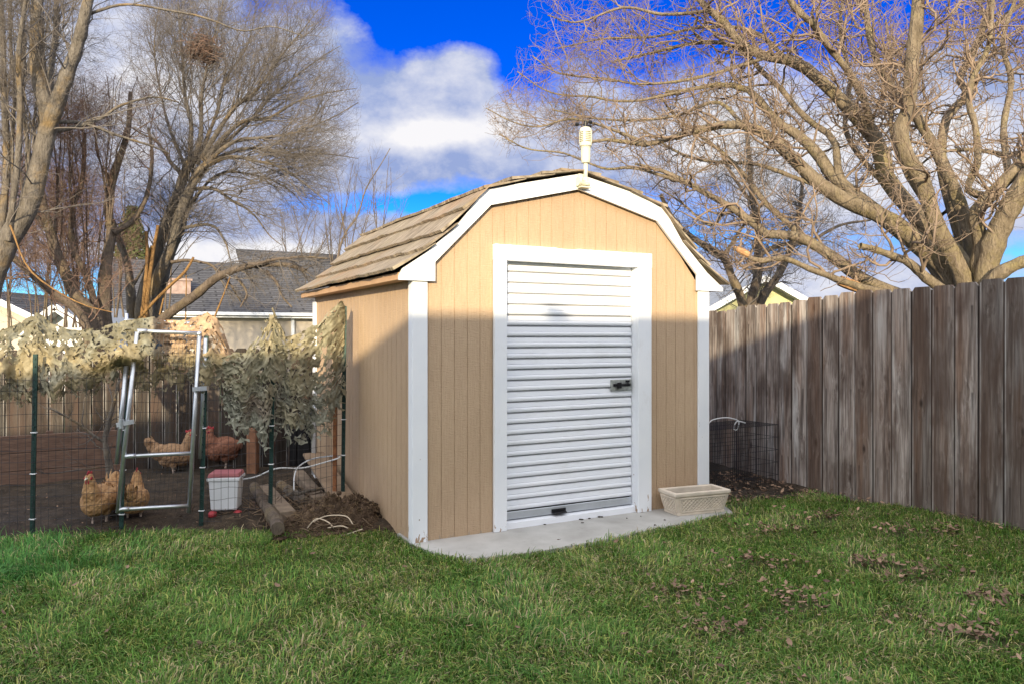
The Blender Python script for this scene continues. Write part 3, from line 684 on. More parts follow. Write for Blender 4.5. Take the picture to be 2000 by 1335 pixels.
# big spreading tree beyond the right fence
TR=[
 ([(1905,700),(1885,600),(1865,548),(1820,495),(1740,428),(1690,405),(1620,368),(1555,310),(1520,275),(1470,245),(1415,242),(1340,260),(1260,282),(1200,272),(1150,278)],8.3,8.9,60,6),
 ([(1880,690),(1800,600),(1715,560),(1665,530),(1620,495),(1570,465),(1540,455),(1500,457),(1465,430),(1420,398),(1390,382),(1350,360),(1300,335),(1240,320)],8.3,8.9,42,6),
 ([(1905,690),(1870,590),(1850,555),(1820,500),(1740,435),(1670,380),(1635,350),(1615,325),(1600,300),(1565,265),(1530,245),(1500,215),(1475,185),(1450,170),(1400,165),(1350,175),(1300,180)],8.3,9.6,55,6),
 ([(1915,690),(1895,560),(1850,480),(1800,430),(1760,385),(1730,350),(1720,300),(1700,260),(1660,215),(1620,175),(1575,135),(1540,118),(1500,112),(1450,90),(1415,45),(1380,15),(1340,-30)],8.4,9.3,60,12),
 ([(1725,330),(1700,240),(1680,180),(1645,125),(1615,90),(1585,45),(1555,20),(1520,-40)],8.8,8.3,20,12),
 ([(1915,700),(1885,552),(1835,450),(1800,350),(1770,300),(1760,250),(1772,205),(1778,170),(1782,110),(1790,50),(1797,-50)],8.2,7.8,46,26),
 ([(1925,700),(1912,560),(1905,500),(1870,390),(1840,320),(1825,290),(1800,250),(1780,210),(1750,190),(1720,140),(1705,100),(1695,50),(1685,-40)],8.5,9.4,44,10),
 ([(1925,700),(1912,560),(1915,480),(1905,415),(1930,385),(1965,350),(2010,300),(2080,220)],8.2,7.8,50,22),
 ([(1932,385),(1890,370),(1908,320),(1905,250),(1892,205),(1900,150),(1930,90),(1940,-20)],8.4,8.9,18,9),
 ([(1930,700),(1925,560),(1945,470),(1975,405),(2010,350),(2090,260)],8.1,7.6,62,40),
 ([(1930,700),(1930,570),(1975,525),(2040,500),(2140,470)],8.0,7.4,40,26),
 ([(1925,560),(1880,480),(1840,330),(1850,235),(1890,185),(1875,160),(1905,95),(1930,30),(1938,-40)],8.9,9.9,26,12),
 ([(1905,95),(1950,40),(2010,-5),(2060,-40)],9.7,9.7,12,8),
 ([(1690,405),(1640,345),(1630,275),(1585,240),(1555,210),(1530,180),(1490,140),(1460,110),(1420,85),(1360,85),(1290,100),(1200,120)],8.6,10.0,20,5),
 ([(1900,640),(1820,590),(1690,565),(1590,530),(1530,505),(1480,510),(1435,484)],8.0,7.9,22,11),
 ([(1900,650),(1870,590),(1820,550),(1780,515),(1735,495),(1680,480)],8.0,7.7,30,14),
 ([(1500,112),(1440,130),(1360,150),(1270,160),(1180,150),(1090,140),(1040,110)],9.0,10.0,9,3),
 ([(1395,20),(1300,30),(1220,20),(1130,45),(1070,30)],9.2,10.0,9,3),
 ([(1270,282),(1180,250),(1110,235),(1050,250),(1000,240),(950,212)],8.8,9.6,8,2.5),
 ([(1350,360),(1240,330),(1180,330),(1100,300),(1030,290),(975,262)],8.8,9.6,9,2.5),
 ([(1330,180),(1230,200),(1150,190),(1070,180),(1010,140)],9.4,10,8,2.5),
 ([(1540,118),(1470,60),(1380,50),(1280,70),(1180,75),(1090,95)],9.3,10.4,10,3),
 ([(1620,368),(1560,350),(1480,320),(1400,315),(1330,300),(1250,250)],9.0,10.2,12,4),
 ([(1450,243),(1400,200),(1320,225),(1230,235),(1150,230),(1080,215)],8.9,9.6,10,3),
 ([(1570,465),(1500,400),(1450,340),(1400,290),(1330,240),(1290,190)],9.2,10.0,16,4),
 ([(1420,398),(1390,440),(1330,400),(1290,370)],8.8,9.6,8,3),
 ([(1760,385),(1700,330),(1650,250),(1660,150),(1640,60),(1650,-30)],9.3,10.4,14,6),
 ([(1970,350),(1960,250),(1975,160),(1960,80),(1990,-20)],8.6,9.6,18,8),
 ([(1870,390),(1830,420),(1770,340),(1740,250),(1745,150),(1730,40)],9,10.3,14,5),
 ([(2010,300),(1960,300),(1900,290),(1830,300),(1790,330)],8.6,9.2,14,4),
]
polyR=[(940,205),(985,150),(1000,100),(1020,20),(1020,-300),(2600,-300),(2600,700),(1700,560),(1480,585),(1395,540),(1340,470),(1290,410),(1180,350),(1130,345),(1080,345),(1000,330),(950,300)]
Tr,poolR=tree('spreading_tree','large leafless tree with tan bark spreading over the right fence and shed',G(1905,560+360,0)*0+np.array([5.2,8.4,0]),TR,
 [dict(n=400,ln=(.5,1.4),ang=(25,75),Pn=10,up=.05,wig=.34,rmul=.5,rmax=.017,S=6,tip=.35,xlim=7.0,tmin=.42),
  dict(n=2900,ln=(.25,.8),ang=(30,85),Pn=8,up=.05,wig=.34,rmul=.62,rmax=.0078,S=4,tip=.45,xlim=7.0),
  dict(n=13000,ln=(.12,.36),ang=(30,90),Pn=5,up=.03,wig=.36,rmul=.65,rmax=.0042,S=3,tip=.6,minr=.0022,xlim=7.0)],
 M['bark_tan'],M['twig_tan'],poly=polyR,fan=((5.0,8.4,1.6),.05),trunk_n=16,lw=.86)
# broken ends of the cut limbs
for (a,b,Y,r) in(((1435,484),(1462,498),7.9,.032),((1690,567),(1640,548),8.0,.055)):
    m=MB(); A=P(*a,Y);B=P(*b,Y); loc=np.array([5.2,8.4,0]); n=6; pts=[A-loc+(B-A)*t for t in np.linspace(-.12,1,n)]; m.tube(pts,[r*q for q in(.25,.8,1.05,1.1,1.1,1.04)],9); m.build('broken_end',M['cut_wood'],Tr,smooth=False)

# darker tree further back between shed and fence
TD=[([(1462,760),(1465,600),(1478,540),(1480,450),(1470,400),(1462,300),(1455,220)],12.5,12.8,28,6),
    ([(1458,700),(1452,600),(1430,540),(1412,500),(1370,475),(1335,450),(1310,420),(1290,380)],12.4,12.2,24,8),
    ([(1468,700),(1485,590),(1520,535),(1545,480),(1560,420),(1570,340)],12.5,13.2,24,6),
    ([(1412,500),(1440,460),(1460,430),(1490,400)],12.4,12.6,8,4),
    ([(1480,500),(1520,480),(1580,470),(1640,440),(1700,430)],12.6,13.5,10,4),
    ([(1470,400),(1430,340),(1400,280)],12.7,12.9,8,4)]
tree('dark_tree','darker leafless forked tree rising behind the fence beside the shed roof',(3.9,12.5,0),TD,
 [dict(n=130,ln=(.5,1.5),ang=(25,70),Pn=8,up=.03,wig=.3,rmul=.42,rmax=.012,S=5),
  dict(n=1000,ln=(.3,.8),ang=(25,75),Pn=6,up=.03,wig=.36,rmul=.6,rmax=.006,S=3,minr=.002),
  dict(n=6000,ln=(.15,.4),ang=(25,80),Pn=4,up=.03,wig=.36,rmul=.6,rmax=.0035,S=3,minr=.0018)],
 M['bark_brown'],M['twig_grey'],poly=[(1240,200),(1800,150),(1850,560),(1650,600),(1380,600),(1300,430)])

# far-left big tree
def stems(seedx,n,y0,Y,w,top=-60,spread=60):
    out=[]
    for i in range(n):
        x0,yb=seedx[i%len(seedx)]; x0+=rng.uniform(-8,8); dx=rng.uniform(-spread,spread); k=7
        pts=[(x0+dx*(j/(k-1))**1.3+rng.uniform(-5,5),yb+(top-yb)*j/(k-1)) for j in range(k)]; out.append((pts,Y,Y+rng.uniform(-.6,.8),w*rng.uniform(.6,1.3),w*.3))
    return out
TA=[([(-45,760),(-30,600),(-12,530),(19,460),(53,407),(72,336),(86,278),(96,240),(75,150),(72,60),(76,-60)],8.6,8.6,58,20),
    ([(90,262),(108,210),(125,160),(150,85),(160,40),(185,-50)],8.6,8.3,32,18),
    ([(-20,560),(5,430),(14,300),(8,150),(2,0),(5,-60)],8.7,9.2,18,8),
    ([(15,470),(32,330),(40,220),(36,100),(58,-40)],8.5,8.2,14,8),
    ([(88,262),(140,250),(190,235),(245,205),(300,190),(350,200)],8.7,9.4,9,3),
    ([(100,240),(160,240),(230,260),(290,280),(330,300)],8.7,9.5,9,3),
    ([(165,30),(240,10),(310,18),(400,38),(470,62),(530,52),(590,70)],8.4,9.0,6,2),
    ([(96,240),(100,150),(112,60),(110,-50)],8.8,9.2,14,9),
    ([(60,400),(58,300),(48,200),(52,100),(40,-40)],8.9,9.4,10,5),
    ([(30,440),(24,300),(28,180),(20,60),(25,-50)],9.0,9.4,9,5),
    ([(-60,500),(-40,300),(-20,150),(-30,-50)],8.8,9.2,30,16)]+stems([(60,390),(85,290),(30,440),(95,240)],12,0,8.8,4.5,spread=70)
tree('many_stemmed_tree','thick grey leafless tree at the far left edge with many upright stems',(-6.0,8.6,0),TA,
 [dict(n=200,ln=(.5,1.4),ang=(20,60),Pn=8,up=.06,wig=.24,rmul=.4,rmax=.010,S=5),
  dict(n=1500,ln=(.3,.85),ang=(20,65),Pn=6,up=.02,wig=.3,rmul=.6,rmax=.0045,S=3),
  dict(n=8500,ln=(.12,.4),ang=(20,70),Pn=4,up=.0,wig=.32,rmul=.6,rmax=.003,S=3,minr=.0014)],
 M['bark_grey'],M['twig_grey'],poly=[(-400,-300),(640,-300),(600,110),(480,120),(400,300),(240,400),(60,470),(-400,500)],trunk_n=2)

# dark leaning trunks
TCc=[([(196,760),(188,628),(155,590),(134,551),(110,500),(96,455),(78,385),(75,320),(90,250)],9.8,9.8,34,10),
    ([(175,760),(163,628),(96,570),(29,508),(-20,470),(-60,420)],9.6,9.2,22,10),
    ([(205,720),(192,623),(168,537),(144,484),(140,420),(160,350),(165,260)],9.9,10.3,18,7),
    ([(212,760),(206,620),(208,520),(222,455),(214,405),(225,340),(250,260),(255,180)],10.1,10.5,34,8),
    ([(222,455),(262,430),(290,380),(300,320),(290,250)],10.2,10.7,12,5),
    ([(96,455),(60,400),(40,340),(30,260)],9.8,10.2,12,5)]+stems([(150,560),(200,520),(110,500),(220,440),(180,600)],14,0,10.2,4,top=150,spread=60)
tree('leaning_tree','dark leafless tree with leaning trunks behind the left end of the netting',(-5.5,9.9,0),TCc,
 [dict(n=230,ln=(.5,1.3),ang=(20,60),Pn=8,up=.05,wig=.26,rmul=.4,rmax=.009,S=5),
  dict(n=1800,ln=(.3,.8),ang=(20,70),Pn=6,up=.0,wig=.3,rmul=.6,rmax=.0045,S=3),
  dict(n=9000,ln=(.15,.4),ang=(20,70),Pn=4,up=.0,wig=.34,rmul=.6,rmax=.003,S=3,minr=.0015)],
 M['bark_brown'],M['twig_red'],poly=[(-100,120),(330,120),(360,300),(330,480),(255,560),(240,620),(-100,640)],trunk_n=4)

# fan-shaped tree with yellow lichened foot
TB=[([(262,760),(257,600),(253,551),(249,518),(240,489),(228,460),(220,430)],11.2,11.2,27,10),
    ([(285,760),(275,610),(297,518),(316,460),(345,384),(362,336),(379,307)],11.2,11.2,30,18),
    ([(292,760),(290,620),(307,551),(336,480),(350,422),(379,355),(398,326)],11.1,11.0,26,16),
    ([(300,640),(312,560),(330,500),(352,440),(368,380),(385,330)],11.4,11.5,24,14),
    ([(365,350),(345,330),(332,315),(305,275),(280,262),(240,240)],11.3,11.6,11,1.2),
    ([(372,330),(371,297),(372,240),(360,192),(355,120),(350,50),(345,-30)],11.3,11.6,12,1.2),
    ([(379,307),(392,268),(393,192),(405,120),(420,60),(440,-20)],11.2,11.5,11,1.2),
    ([(393,310),(431,249),(460,211),(499,182),(542,120),(590,62),(620,20)],11.1,11.0,12,1.2),
    ([(398,315),(446,259),(480,235),(527,230),(575,201),(638,182),(695,173)],11.1,11.0,12,1.2),
    ([(395,325),(455,278),(518,268),(575,259),(647,230),(700,200)],11.0,10.6,10,1.2),
    ([(393,330),(446,307),(503,316),(551,331),(599,364),(645,400)],11.0,10.6,10,1.2),
    ([(370,370),(417,369),(455,393),(494,417),(527,460),(551,480)],11.1,10.8,9,1.2),
    ([(350,447),(407,439),(431,460),(446,494),(455,530)],11.1,11.0,8,1.2),
    ([(385,320),(420,225),(440,150),(480,90),(500,20)],11.3,11.9,9,1.2),
    ([(398,318),(470,250),(560,160),(630,110),(665,90)],11.4,11.9,9,1.2),
    ([(400,320),(480,290),(570,300),(640,300),(700,310)],11.3,11.6,9,1.2),
    ([(368,340),(330,250),(310,170),(300,90),(310,20)],11.6,12.2,8,1.2),
    ([(258,560),(272,540),(285,520),(300,480)],11.2,11.3,8,1.2),
    ([(340,470),(380,390),(430,340),(500,345),(560,370),(600,410)],11.3,11.6,9,1.2)]
TBt,poolB=tree('fan_tree','leafless tree with a fan of fine branches and orange-stained foot left of the shed',(-5.6,11.2,0),TB,
 [dict(n=420,ln=(.6,1.6),ang=(15,55),Pn=9,up=.01,wig=.20,rmul=.45,rmax=.009,S=5),
  dict(n=4500,ln=(.35,.95),ang=(18,60),Pn=7,up=-.01,wig=.26,rmul=.6,rmax=.0045,S=3),
  dict(n=17000,ln=(.2,.5),ang=(18,65),Pn=5,up=-.02,wig=.3,rmul=.6,rmax=.003,S=3,minr=.0015)],
 M['bark_grey'],M['twig_grey'],poly=[(225,-150),(640,-150),(665,80),(712,170),(705,280),(650,400),(560,490),(455,520),(420,450),(330,460),(230,420)],
 fan=((-4.9,11.2,3.4),.10),trunk_n=4)
# bird nest
def nest():
    c=P(398,100,11.3); n=650; st=c+rng.normal(size=(n,3))*np.array([.12,.11,.10]); d=rng.normal(size=(n,3)); d[:,2]*=.5; d/=np.linalg.norm(d,axis=1)[:,None]
    pp=np.stack([st-d*.1,st+rng.normal(size=(n,3))*.015,st+d*.1],1); Vt,q=tubes(pp-c,np.full((n,3),.004),3)
    o=arr_mesh('bird_nest',Vt,[q],M['twig_red']); o.location=c; tag(o,'dark ragged bird nest of twigs high in the fan-shaped tree','nest')
nest()
# fallen arched limb
TF=[([(300,650),(325,617),(383,575),(431,537),(494,518),(566,518),(597,530)],10.4,9.9,22,9),
    ([(494,518),(530,510),(560,505),(600,500),(640,505)],10.0,9.8,8,3),
    ([(520,530),(540,555),(550,580),(570,600)],10.0,9.8,8,3),
    ([(335,512),(365,508),(400,512),(420,520),(445,545),(470,590)],10.6,10.4,7,3),
    ([(460,540),(480,570),(470,600)],10.1,10.0,6,3)]
tree('bowed_limb','thick brown low limb arching over toward the shed in front of the grey roof',(-4.75,10.4,0),TF,
 [dict(n=50,ln=(.3,.8),ang=(20,70),Pn=7,up=-.03,wig=.22,rmul=.45,rmax=.012,S=4,tmin=.35),
  dict(n=420,ln=(.2,.5),ang=(20,75),Pn=5,up=-.02,wig=.26,rmul=.6,rmax=.006,S=3),
  dict(n=1000,ln=(.1,.3),ang=(20,75),Pn=4,up=-.02,wig=.28,rmul=.6,rmax=.004,S=3)],
 M['bark_brown'],M['twig_grey'],poly=[(430,480),(660,470),(640,600),(500,620),(430,600)],trunk_n=1,cat='tree limb')
# cut yellow-brown shoots at the foot of the fan tree
TY=[([(275,640),(283,560),(287,500),(285,452)],10.7,10.7,8,6),([(282,640),(293,540),(300,490),(309,440)],10.7,10.7,9,6),
    ([(290,645),(285,590),(290,530),(297,480)],10.8,10.8,12,6),([(272,622),(300,590),(330,560),(362,530),(378,503)],10.5,10.3,7,5),
    ([(312,615),(322,570)],10.5,10.5,4,3),([(362,640),(364,560),(363,530)],10.4,10.4,3,2),([(411,640),(430,590),(450,540)],10.2,10.1,4,3),([(20,440),(60,530),(150,590),(220,610)],8.3,8.4,4,2)]
ppy,pry=limbs(TY,12,.004); mt=mat_bark('orange_bark',(.22,.12,.05),(.42,.25,.10))
LB=['left of three straight shoots at the foot of the fan-shaped tree','tallest straight shoot at the foot of the fan-shaped tree','thick shoot close against the trunk of the fan-shaped tree','pole leaning right from the foot of the fan-shaped tree','short stub right of the foot of the fan-shaped tree','thin upright shoot in front of the bowed limb','slanting thin shoot right of the gate under the bowed limb','long drooping shoot below the big tree at the far left']
for k,(pk,rk) in enumerate(zip(ppy,pry)):
    o0=pk[0].copy(); Vt,q=tubes((pk-o0)[None],rk[None],7); o=arr_mesh('shoot',Vt,[q],mt,smooth=True); o.location=o0; tag(o,'orange-brown '+LB[k],'shoot','bare shoots around the fan-shaped tree')
# slender trees behind the grey-roofed house
TE=[]
for bx,n,Y in((690,6,30),(655,5,31),(740,5,30.5),(600,5,31),(565,4,32)):
    for i in range(n):
        dx=rng.uniform(-45,55); tp=rng.uniform(300,400) if bx>640 else rng.uniform(380,440); k=6
        TE.append(([(bx+dx*(j/(k-1))**1.2+rng.uniform(-4,4),560+(tp-560)*j/(k-1)) for j in range(k)],Y,Y+rng.uniform(-1,1),2.6*rng.uniform(.7,1.3),.8))
TE.append(([(650,560),(668,470),(700,420),(715,370),(745,320),(762,290)],30,30,6,1.5))
tree('slender_tree','thin-branched leafless tree behind the grey roof beside the shed',(-6.5,30,0),TE,
 [dict(n=200,ln=(.6,1.8),ang=(20,55),Pn=7,up=.10,wig=.2,rmul=.6,rmax=.013,S=3,minr=.005),
  dict(n=1000,ln=(.4,1.1),ang=(20,55),Pn=5,up=.08,wig=.24,rmul=.7,rmax=.008,S=3,minr=.004)],
 M['bark_brown'],M['twig_grey'],poly=[(530,500),(540,380),(640,300),(700,255),(740,270),(800,300),(810,410),(760,470),(650,520)],trunk_n=3)
# dense twiggy thicket far left
TT=stems([(90,640),(150,640),(20,640),(70,640),(130,640),(180,640),(230,620),(-30,640),(320,620)],30,0,15,3.5,top=330,spread=50)
tree('twiggy_thicket','reddish-brown leafless thicket far behind the left end of the netting',(-9.5,15,0),TT,
 [dict(n=550,ln=(.6,1.4),ang=(20,60),Pn=7,up=.08,wig=.26,rmul=.5,rmax=.011,S=3,minr=.003),
  dict(n=6500,ln=(.3,.8),ang=(20,70),Pn=5,up=.04,wig=.32,rmul=.6,rmax=.005,S=3,minr=.0022)],
 M['bark_brown'],M['twig_red'],poly=[(-150,330),(60,300),(220,330),(300,450),(240,600),(-150,650)],trunk_n=4)
# evergreen
def evergreen():
    Y=33; T=empty('evergreen_tree',(P(258,600,Y)[0],Y,0),label='green evergreen tree peeking between bare trunks above the grey roof',cat='tree')
    n=5200; c=P(255,600,Y); zt=P(0,405,Y)[2]; z=rng.uniform(2.5,zt,n); rr=(1-(z-2.0)/(zt-1.9))*1.6+.15; w=rng.uniform(0,6.283,n); r=rr*rng.random(n)**.4*(.7+.5*vnoise(w*1.5,z*1.8,1,3)); 
    ctr=np.stack([r*np.cos(w),r*np.sin(w),z],1); a=rng.normal(size=(n,3)); a/=np.linalg.norm(a,axis=1)[:,None]; b=np.cross(a,rng.normal(size=(n,3))); b/=np.linalg.norm(b,axis=1)[:,None]; s=rng.uniform(.05,.14,(n,1))
    Vt=np.stack([ctr-a*s,ctr+b*s*.5,ctr+a*s,ctr-b*s*.5],1).reshape(-1,3); col=np.array([.075,.095,.03])*(1+.5*rng.random((n,1)))*np.ones((1,3)); i=np.arange(n)*4
    arr_mesh('crown',Vt,[np.stack([i,i+1,i+2,i+3],1)],mat_attr('evergreen_leaves',.8,.2),T,col=np.repeat(col,4,axis=0))
    m=MB(); m.tube([(0,0,0),(0,.05,2.5),(0,0,zt-.6)],[.2,.15,.03],8); m.build('trunk',M['bark_brown'],T,smooth=True)
evergreen()

# ------------------------------------------------------------------ houses
def uvroof(name,quad,mat,parent,thick=.12):
    A,B,C_,D=[Vector(q) for q in quad]; me=bpy.data.meshes.new(name); n=(B-A).cross(D-A).normalized()*-thick; n=n if n.z<0 else -n
    vs=[A,B,C_,D,A+n,B+n,C_+n,D+n]; me.from_pydata(vs,[],[(0,1,2,3),(7,6,5,4),(0,4,5,1),(1,5,6,2),(2,6,7,3),(3,7,4,0)])
    uv=me.uv_layers.new(name='UVMap'); ex=(B-A).normalized(); ey=(D-A)-(D-A).dot(ex)*ex; ey.normalize()
    for l in me.loops:
        p=me.vertices[l.vertex_index].co-A; uv.data[l.index].uv=(p.dot(ex),p.dot(ey))
    return link(name,me,mat,parent)
def grey_house():
    A=P(205,606,23.5); B=P(640,614,26.5); ex=(B-A)[:2]; L=np.linalg.norm(ex); rz=math.atan2(ex[1],ex[0]); ez=A[2]
    T=empty('grey_roofed_house',(A[0],A[1],0),rz,label='beige house with a grey shingle roof and white gutter behind the netting',cat='house')
    Lx=L+3.5; 
    uvroof('roof',[(-.3,-.4,ez),(Lx,-.4,ez),(Lx,4.2,ez+2.0),(.05,4.2,ez+2.0)],M['shingle'],T)
    uvroof('roof',[(Lx,8.8,ez),(-.3,8.8,ez),(.05,4.21,ez+2.0),(Lx,4.21,ez+2.0)],M['shingle'],T)
    uvroof('upper_roof',[(4.4,2.2,ez+1.1),(Lx,2.2,ez+1.1),(Lx,5.4,ez+2.62),(4.4,5.4,ez+2.68)],M['shingle'],T)
    m=MB(); m.box((4.42,2.9,ez+.8),(Lx-.1,5.3,ez+1.38)); m.build('dormer_wall',M['beige'],T)
    m=MB(); m.box((0,0,0),(Lx-.2,8.4,ez-.14)); m.build('wall',M['beige'],T)
    m=MB(); m.box((-.3,-.52,ez-.13),(Lx,-.41,ez-.02),.01); m.build('gutter',M['white'],T)
    m=MB(); m.box((-.3,-.40,ez-.20),(Lx,-.02,ez-.15)); m.build('soffit',M['white'],T)
    for x in(1.2,8.1):
        m=MB(); m.box((x-.06,-.03,.9),(x+1.26,-.002,2.0)); fr=m.build('window',M['white'],T); m=MB(); m.box((x,-.04,.96),(x+1.2,-.031,1.94)); m.build('pane',M['window'],fr)
    m=MB(); m.box((5.6,-.13,0),(5.7,-.02,ez-.2)); m.build('downspout',M['white'],T)
    # chimney
    m=MB(); m.box((1.6,1.0,ez+.3),(2.5,1.7,ez+1.05)); m.box((1.55,.95,ez+1.05),(2.55,1.75,ez+1.12)); m.build('chimney',simple('pinkish_brick',(.34,.25,.22),.85,var=.25,scale=6),T)
grey_house()
def gable_house(name,label,px0,px1,pk,Y,wallm,roofm,depth=7,rz=0,zg=None):
    """front gable facing camera: eave points px0=(x,y), px1, peak pk"""
    A=P(*px0,Y);B=P(*px1,Y);K=P(*pk,Y); T=empty(name,(A[0],Y,0),rz,label=label,cat='house'); w=B[0]-A[0]; kx=K[0]-A[0]; za=A[2]; zb=B[2]; zk=K[2]
    m=MB(); m.add([(0,0,0),(w,0,0),(w,0,zb),(kx,0,zk),(0,0,za),(0,depth,0),(w,depth,0),(w,depth,zb),(kx,depth,zk),(0,depth,za)],[(0,1,2,3,4),(9,8,7,6,5),(0,5,6,1),(1,6,7,2),(0,4,9,5)]); m.build('wall',wallm,T)
    uvroof('roof',[(-.35,-.45,za-.18),(-.35,depth,za-.18),(kx,depth,zk+.12),(kx,-.45,zk+.12)],roofm,T); uvroof('roof',[(kx+.005,-.45,zk+.12),(kx+.005,depth,zk+.12),(w+.35,depth,zb-.18),(w+.35,-.45,zb-.18)],roofm,T)
    m=MB()
    for a,b in(((-.36,za-.19),(kx,zk+.11)),((kx,zk+.11),(w+.36,zb-.19))): m.bar((a[0],-.48,a[1]-.06),(b[0],-.48,b[1]-.06),.03,.18)
    m.build('bargeboard',M['white'],T); return T
gable_house('yellow_house','yellow gabled house with pale roof beyond the right fence behind the forked tree',(1385,600),(1590,600),(1487,548),24,M['yellow'],M['palegrey'],9)
T=gable_house('beige_house','low beige house far behind the left end of the netting',(-160,600),(100,625),(-20,575),24,M['beige'],M['shingle'],6)
gable_house('white_outbuilding','small white gabled outbuilding left of the grey-roofed house',(88,632),(168,628),(128,605),20,M['wplastic'],M['palegrey'],3)
# the house behind the photographer, which shades the yard
def own_house():
    dist=10.0; zr=1.612+ (c_/a_)*dist; o=L2W(0,-dist,0)
    T=empty('ranch_house',(o[0],o[1],0),SA,label='low ranch house behind the photographer whose roof shades the yard',cat='house'); e=zr-1.35
    uvroof('roof',[(-14,3.6,e),(14,3.6,e),(14,0,zr),(-14,0,zr)],M['shingle'],T); uvroof('roof',[(14,-3.6,e),(-14,-3.6,e),(-14,-.005,zr),(14,-.005,zr)],M['shingle'],T)
    m=MB(); m.box((-13.6,-3.2,0),(13.6,3.2,e-.12)); m.build('wall',M['beige'],T)
    s=(b_/a_)*dist; x=1.15-s
    m=MB(); m.lathe([(.06,-.1),(.06,.03),(.11,.035),(.11,.07),(.04,.09)],(x,0,zr),12); m.build('roof_vent',M['steel'],T)
own_house()

# ------------------------------------------------------------------ chicken run: wire fence, gate
def wire_fence():
    T=empty('wire_fence',(FPW[1][0],FPW[1][1],0),label='green T-post wire fence with welded mesh closing the chicken run',cat='fence'); o=np.array([FPW[1][0],FPW[1][1],0])
    for (px,Y),zt,ln in(((62,5.53),1.32,.02),((236,5.68),1.25,.03),((392,5.80),1.45,.03),((527,5.95),1.6,.02),((669,6.40),1.70,.012)):
        b=np.array([(px-1000)/F*Y,Y,-.1])-o; m=MB()
        t=b+np.array([ln*zt,0,zt+.1]); m.bar(b,t,.032,.006); m.bar(b+np.array([0,.016,0]),t+np.array([0,.016,0]),.007,.026)
        for k in range(int(zt/.055)):
            q=b+(t-b)*(k*.055+.12)/(zt+.1); m.box(tuple(q+np.array([-.006,-.009,-.006])),tuple(q+np.array([.006,-.003,.006])))
        post=m.build('post',M['tpost'],T)
        for z in(.12,.45,.75): 
            m=MB(); q=b+(t-b)*(z+.1)/(zt+.1); m.box(tuple(q+np.array([-.02,-.012,-.003])),tuple(q+np.array([.02,.012,.004]))); m.build('wire_tie',M['wplastic'],post)
    # mesh panels: none in the gate opening (236..392)
    def panel(x0,x1,z1,nm,mt,name='wire_mesh'):
        A=fence_xy(x0);B=fence_xy(x1); L=np.linalg.norm(B-A); d_=(B-A)/L; m=MB(); r=.0017
        for z in np.arange(.03,z1,.085):
            n=10; pts=[(A[0]+d_[0]*L*i/n-o[0],A[1]+d_[1]*L*i/n-o[1]-.01,z+.006*math.sin(i*1.3+z*9)) for i in range(n+1)]; m.tube(pts,r,3,False)
        for s in np.arange(0,L,.05):
            p=A+d_*s; m.tube([(p[0]-o[0],p[1]-o[1]-.01,.0),(p[0]-o[0]+.003*math.sin(s*40),p[1]-o[1]-.01,z1*.5),(p[0]-o[0],p[1]-o[1]-.01,z1)],r,3,False)
        m.build(name,mt,T,fixn=False)
    panel(-120,236,1.15,0,M['wire']); panel(392,527,1.15,0,M['wire']); panel(527,669,1.2,0,M['wire'])
wire_fence()
def gate():
    Y0=5.62; T=empty('pipe_gate',G(236,1030,0),label='galvanised pipe gate of the chicken run standing slightly tilted between green posts',cat='gate'); o=np.array(T.location)
    yl,yr=5.58,5.74
    def pl(m,a,b,r=.0165): m.tube([P(*a)-o,(P(*a)+P(*b))/2-o,P(*b)-o],r,10)
    m=MB(); pl(m,(230,1000,yl),(268,648,yl)); m.build('upright',M['galv'],T,smooth=True)
    m=MB(); pl(m,(369,1000,yr),(389,656,yr)); m.ell(P(389,652,yr)-o,(.021,.021,.021)); m.build('upright',M['galv'],T,smooth=True)
    for a,b in(((229,994,yl),(371,986,yr)),((244,890,yl),(373,884,yr)),((268,646,yl),(389,651,yr))):
        m=MB(); pl(m,a,b,.0145); A=P(*a)-o;B=P(*b)-o; m.tube([A,A+(B-A)*.16],.0175,10); m.build('crossbar',M['galv'],T,smooth=True)
    m=MB(); 
    A=P(228,829,yl-.02)-o; m.bar(A,P(262,822,yl-.02)-o,.012,.032); m.tube([P(238,818,yl-.02)-o,P(238,836,yl-.02)-o],.018,8); m.build('latch',M['galv'],T)
    m=MB(); m.bar(P(378,759,yr-.02)-o,P(406,757,yr-.02)-o,.045,.032); m.build('hinge',M['galv'],T)
    # mesh of the gate
    m=MB(); 
    for i in range(1,16):
        a=np.array([230+ (369-230)*i/16,998]); b=np.array([268+(389-268)*i/16,650]); y=yl+(yr-yl)*i/16; m.tube([P(a[0],a[1],y)-o,P(b[0],b[1],y)-o],.0015,3,False)
    for k in range(1,18):
        t=k/18; m.tube([P(230+38*t,998-350*t,yl)-o,P(369+20*t,998-346*t,yr)-o],.0015,3,False)
    m.build('wire_mesh',M['wire'],T,fixn=False)
    # fixed frame pipes beside the gate
    T2=empty('gate_frame',G(224,1032,0)+np.array([0,.1,0]),label='galvanised pipe frame around the gate reaching above the netting at its left corner',cat='gate frame'); o=np.array(T2.location)
    m=MB(); pl(m,(228,905,5.60),(247,714,5.60),.0165); m.build('side_pipe',M['galv'],T2,smooth=True)
    m=MB(); pl(m,(391,895,5.80),(402,660,5.80),.0165); m.build('side_pipe',M['galv'],T2,smooth=True)
    m=MB(); pl(m,(248,660,6.1),(247,612,6.1),.014); m.ell(P(247,626,6.1)-o,(.02,.02,.02)); m.build('corner_pipe',M['galv'],T2,smooth=True)
    m=MB(); pl(m,(247,626,6.1),(420,634,6.2),.0165); m.build('top_pipe',M['galv'],T2,smooth=True)
gate()
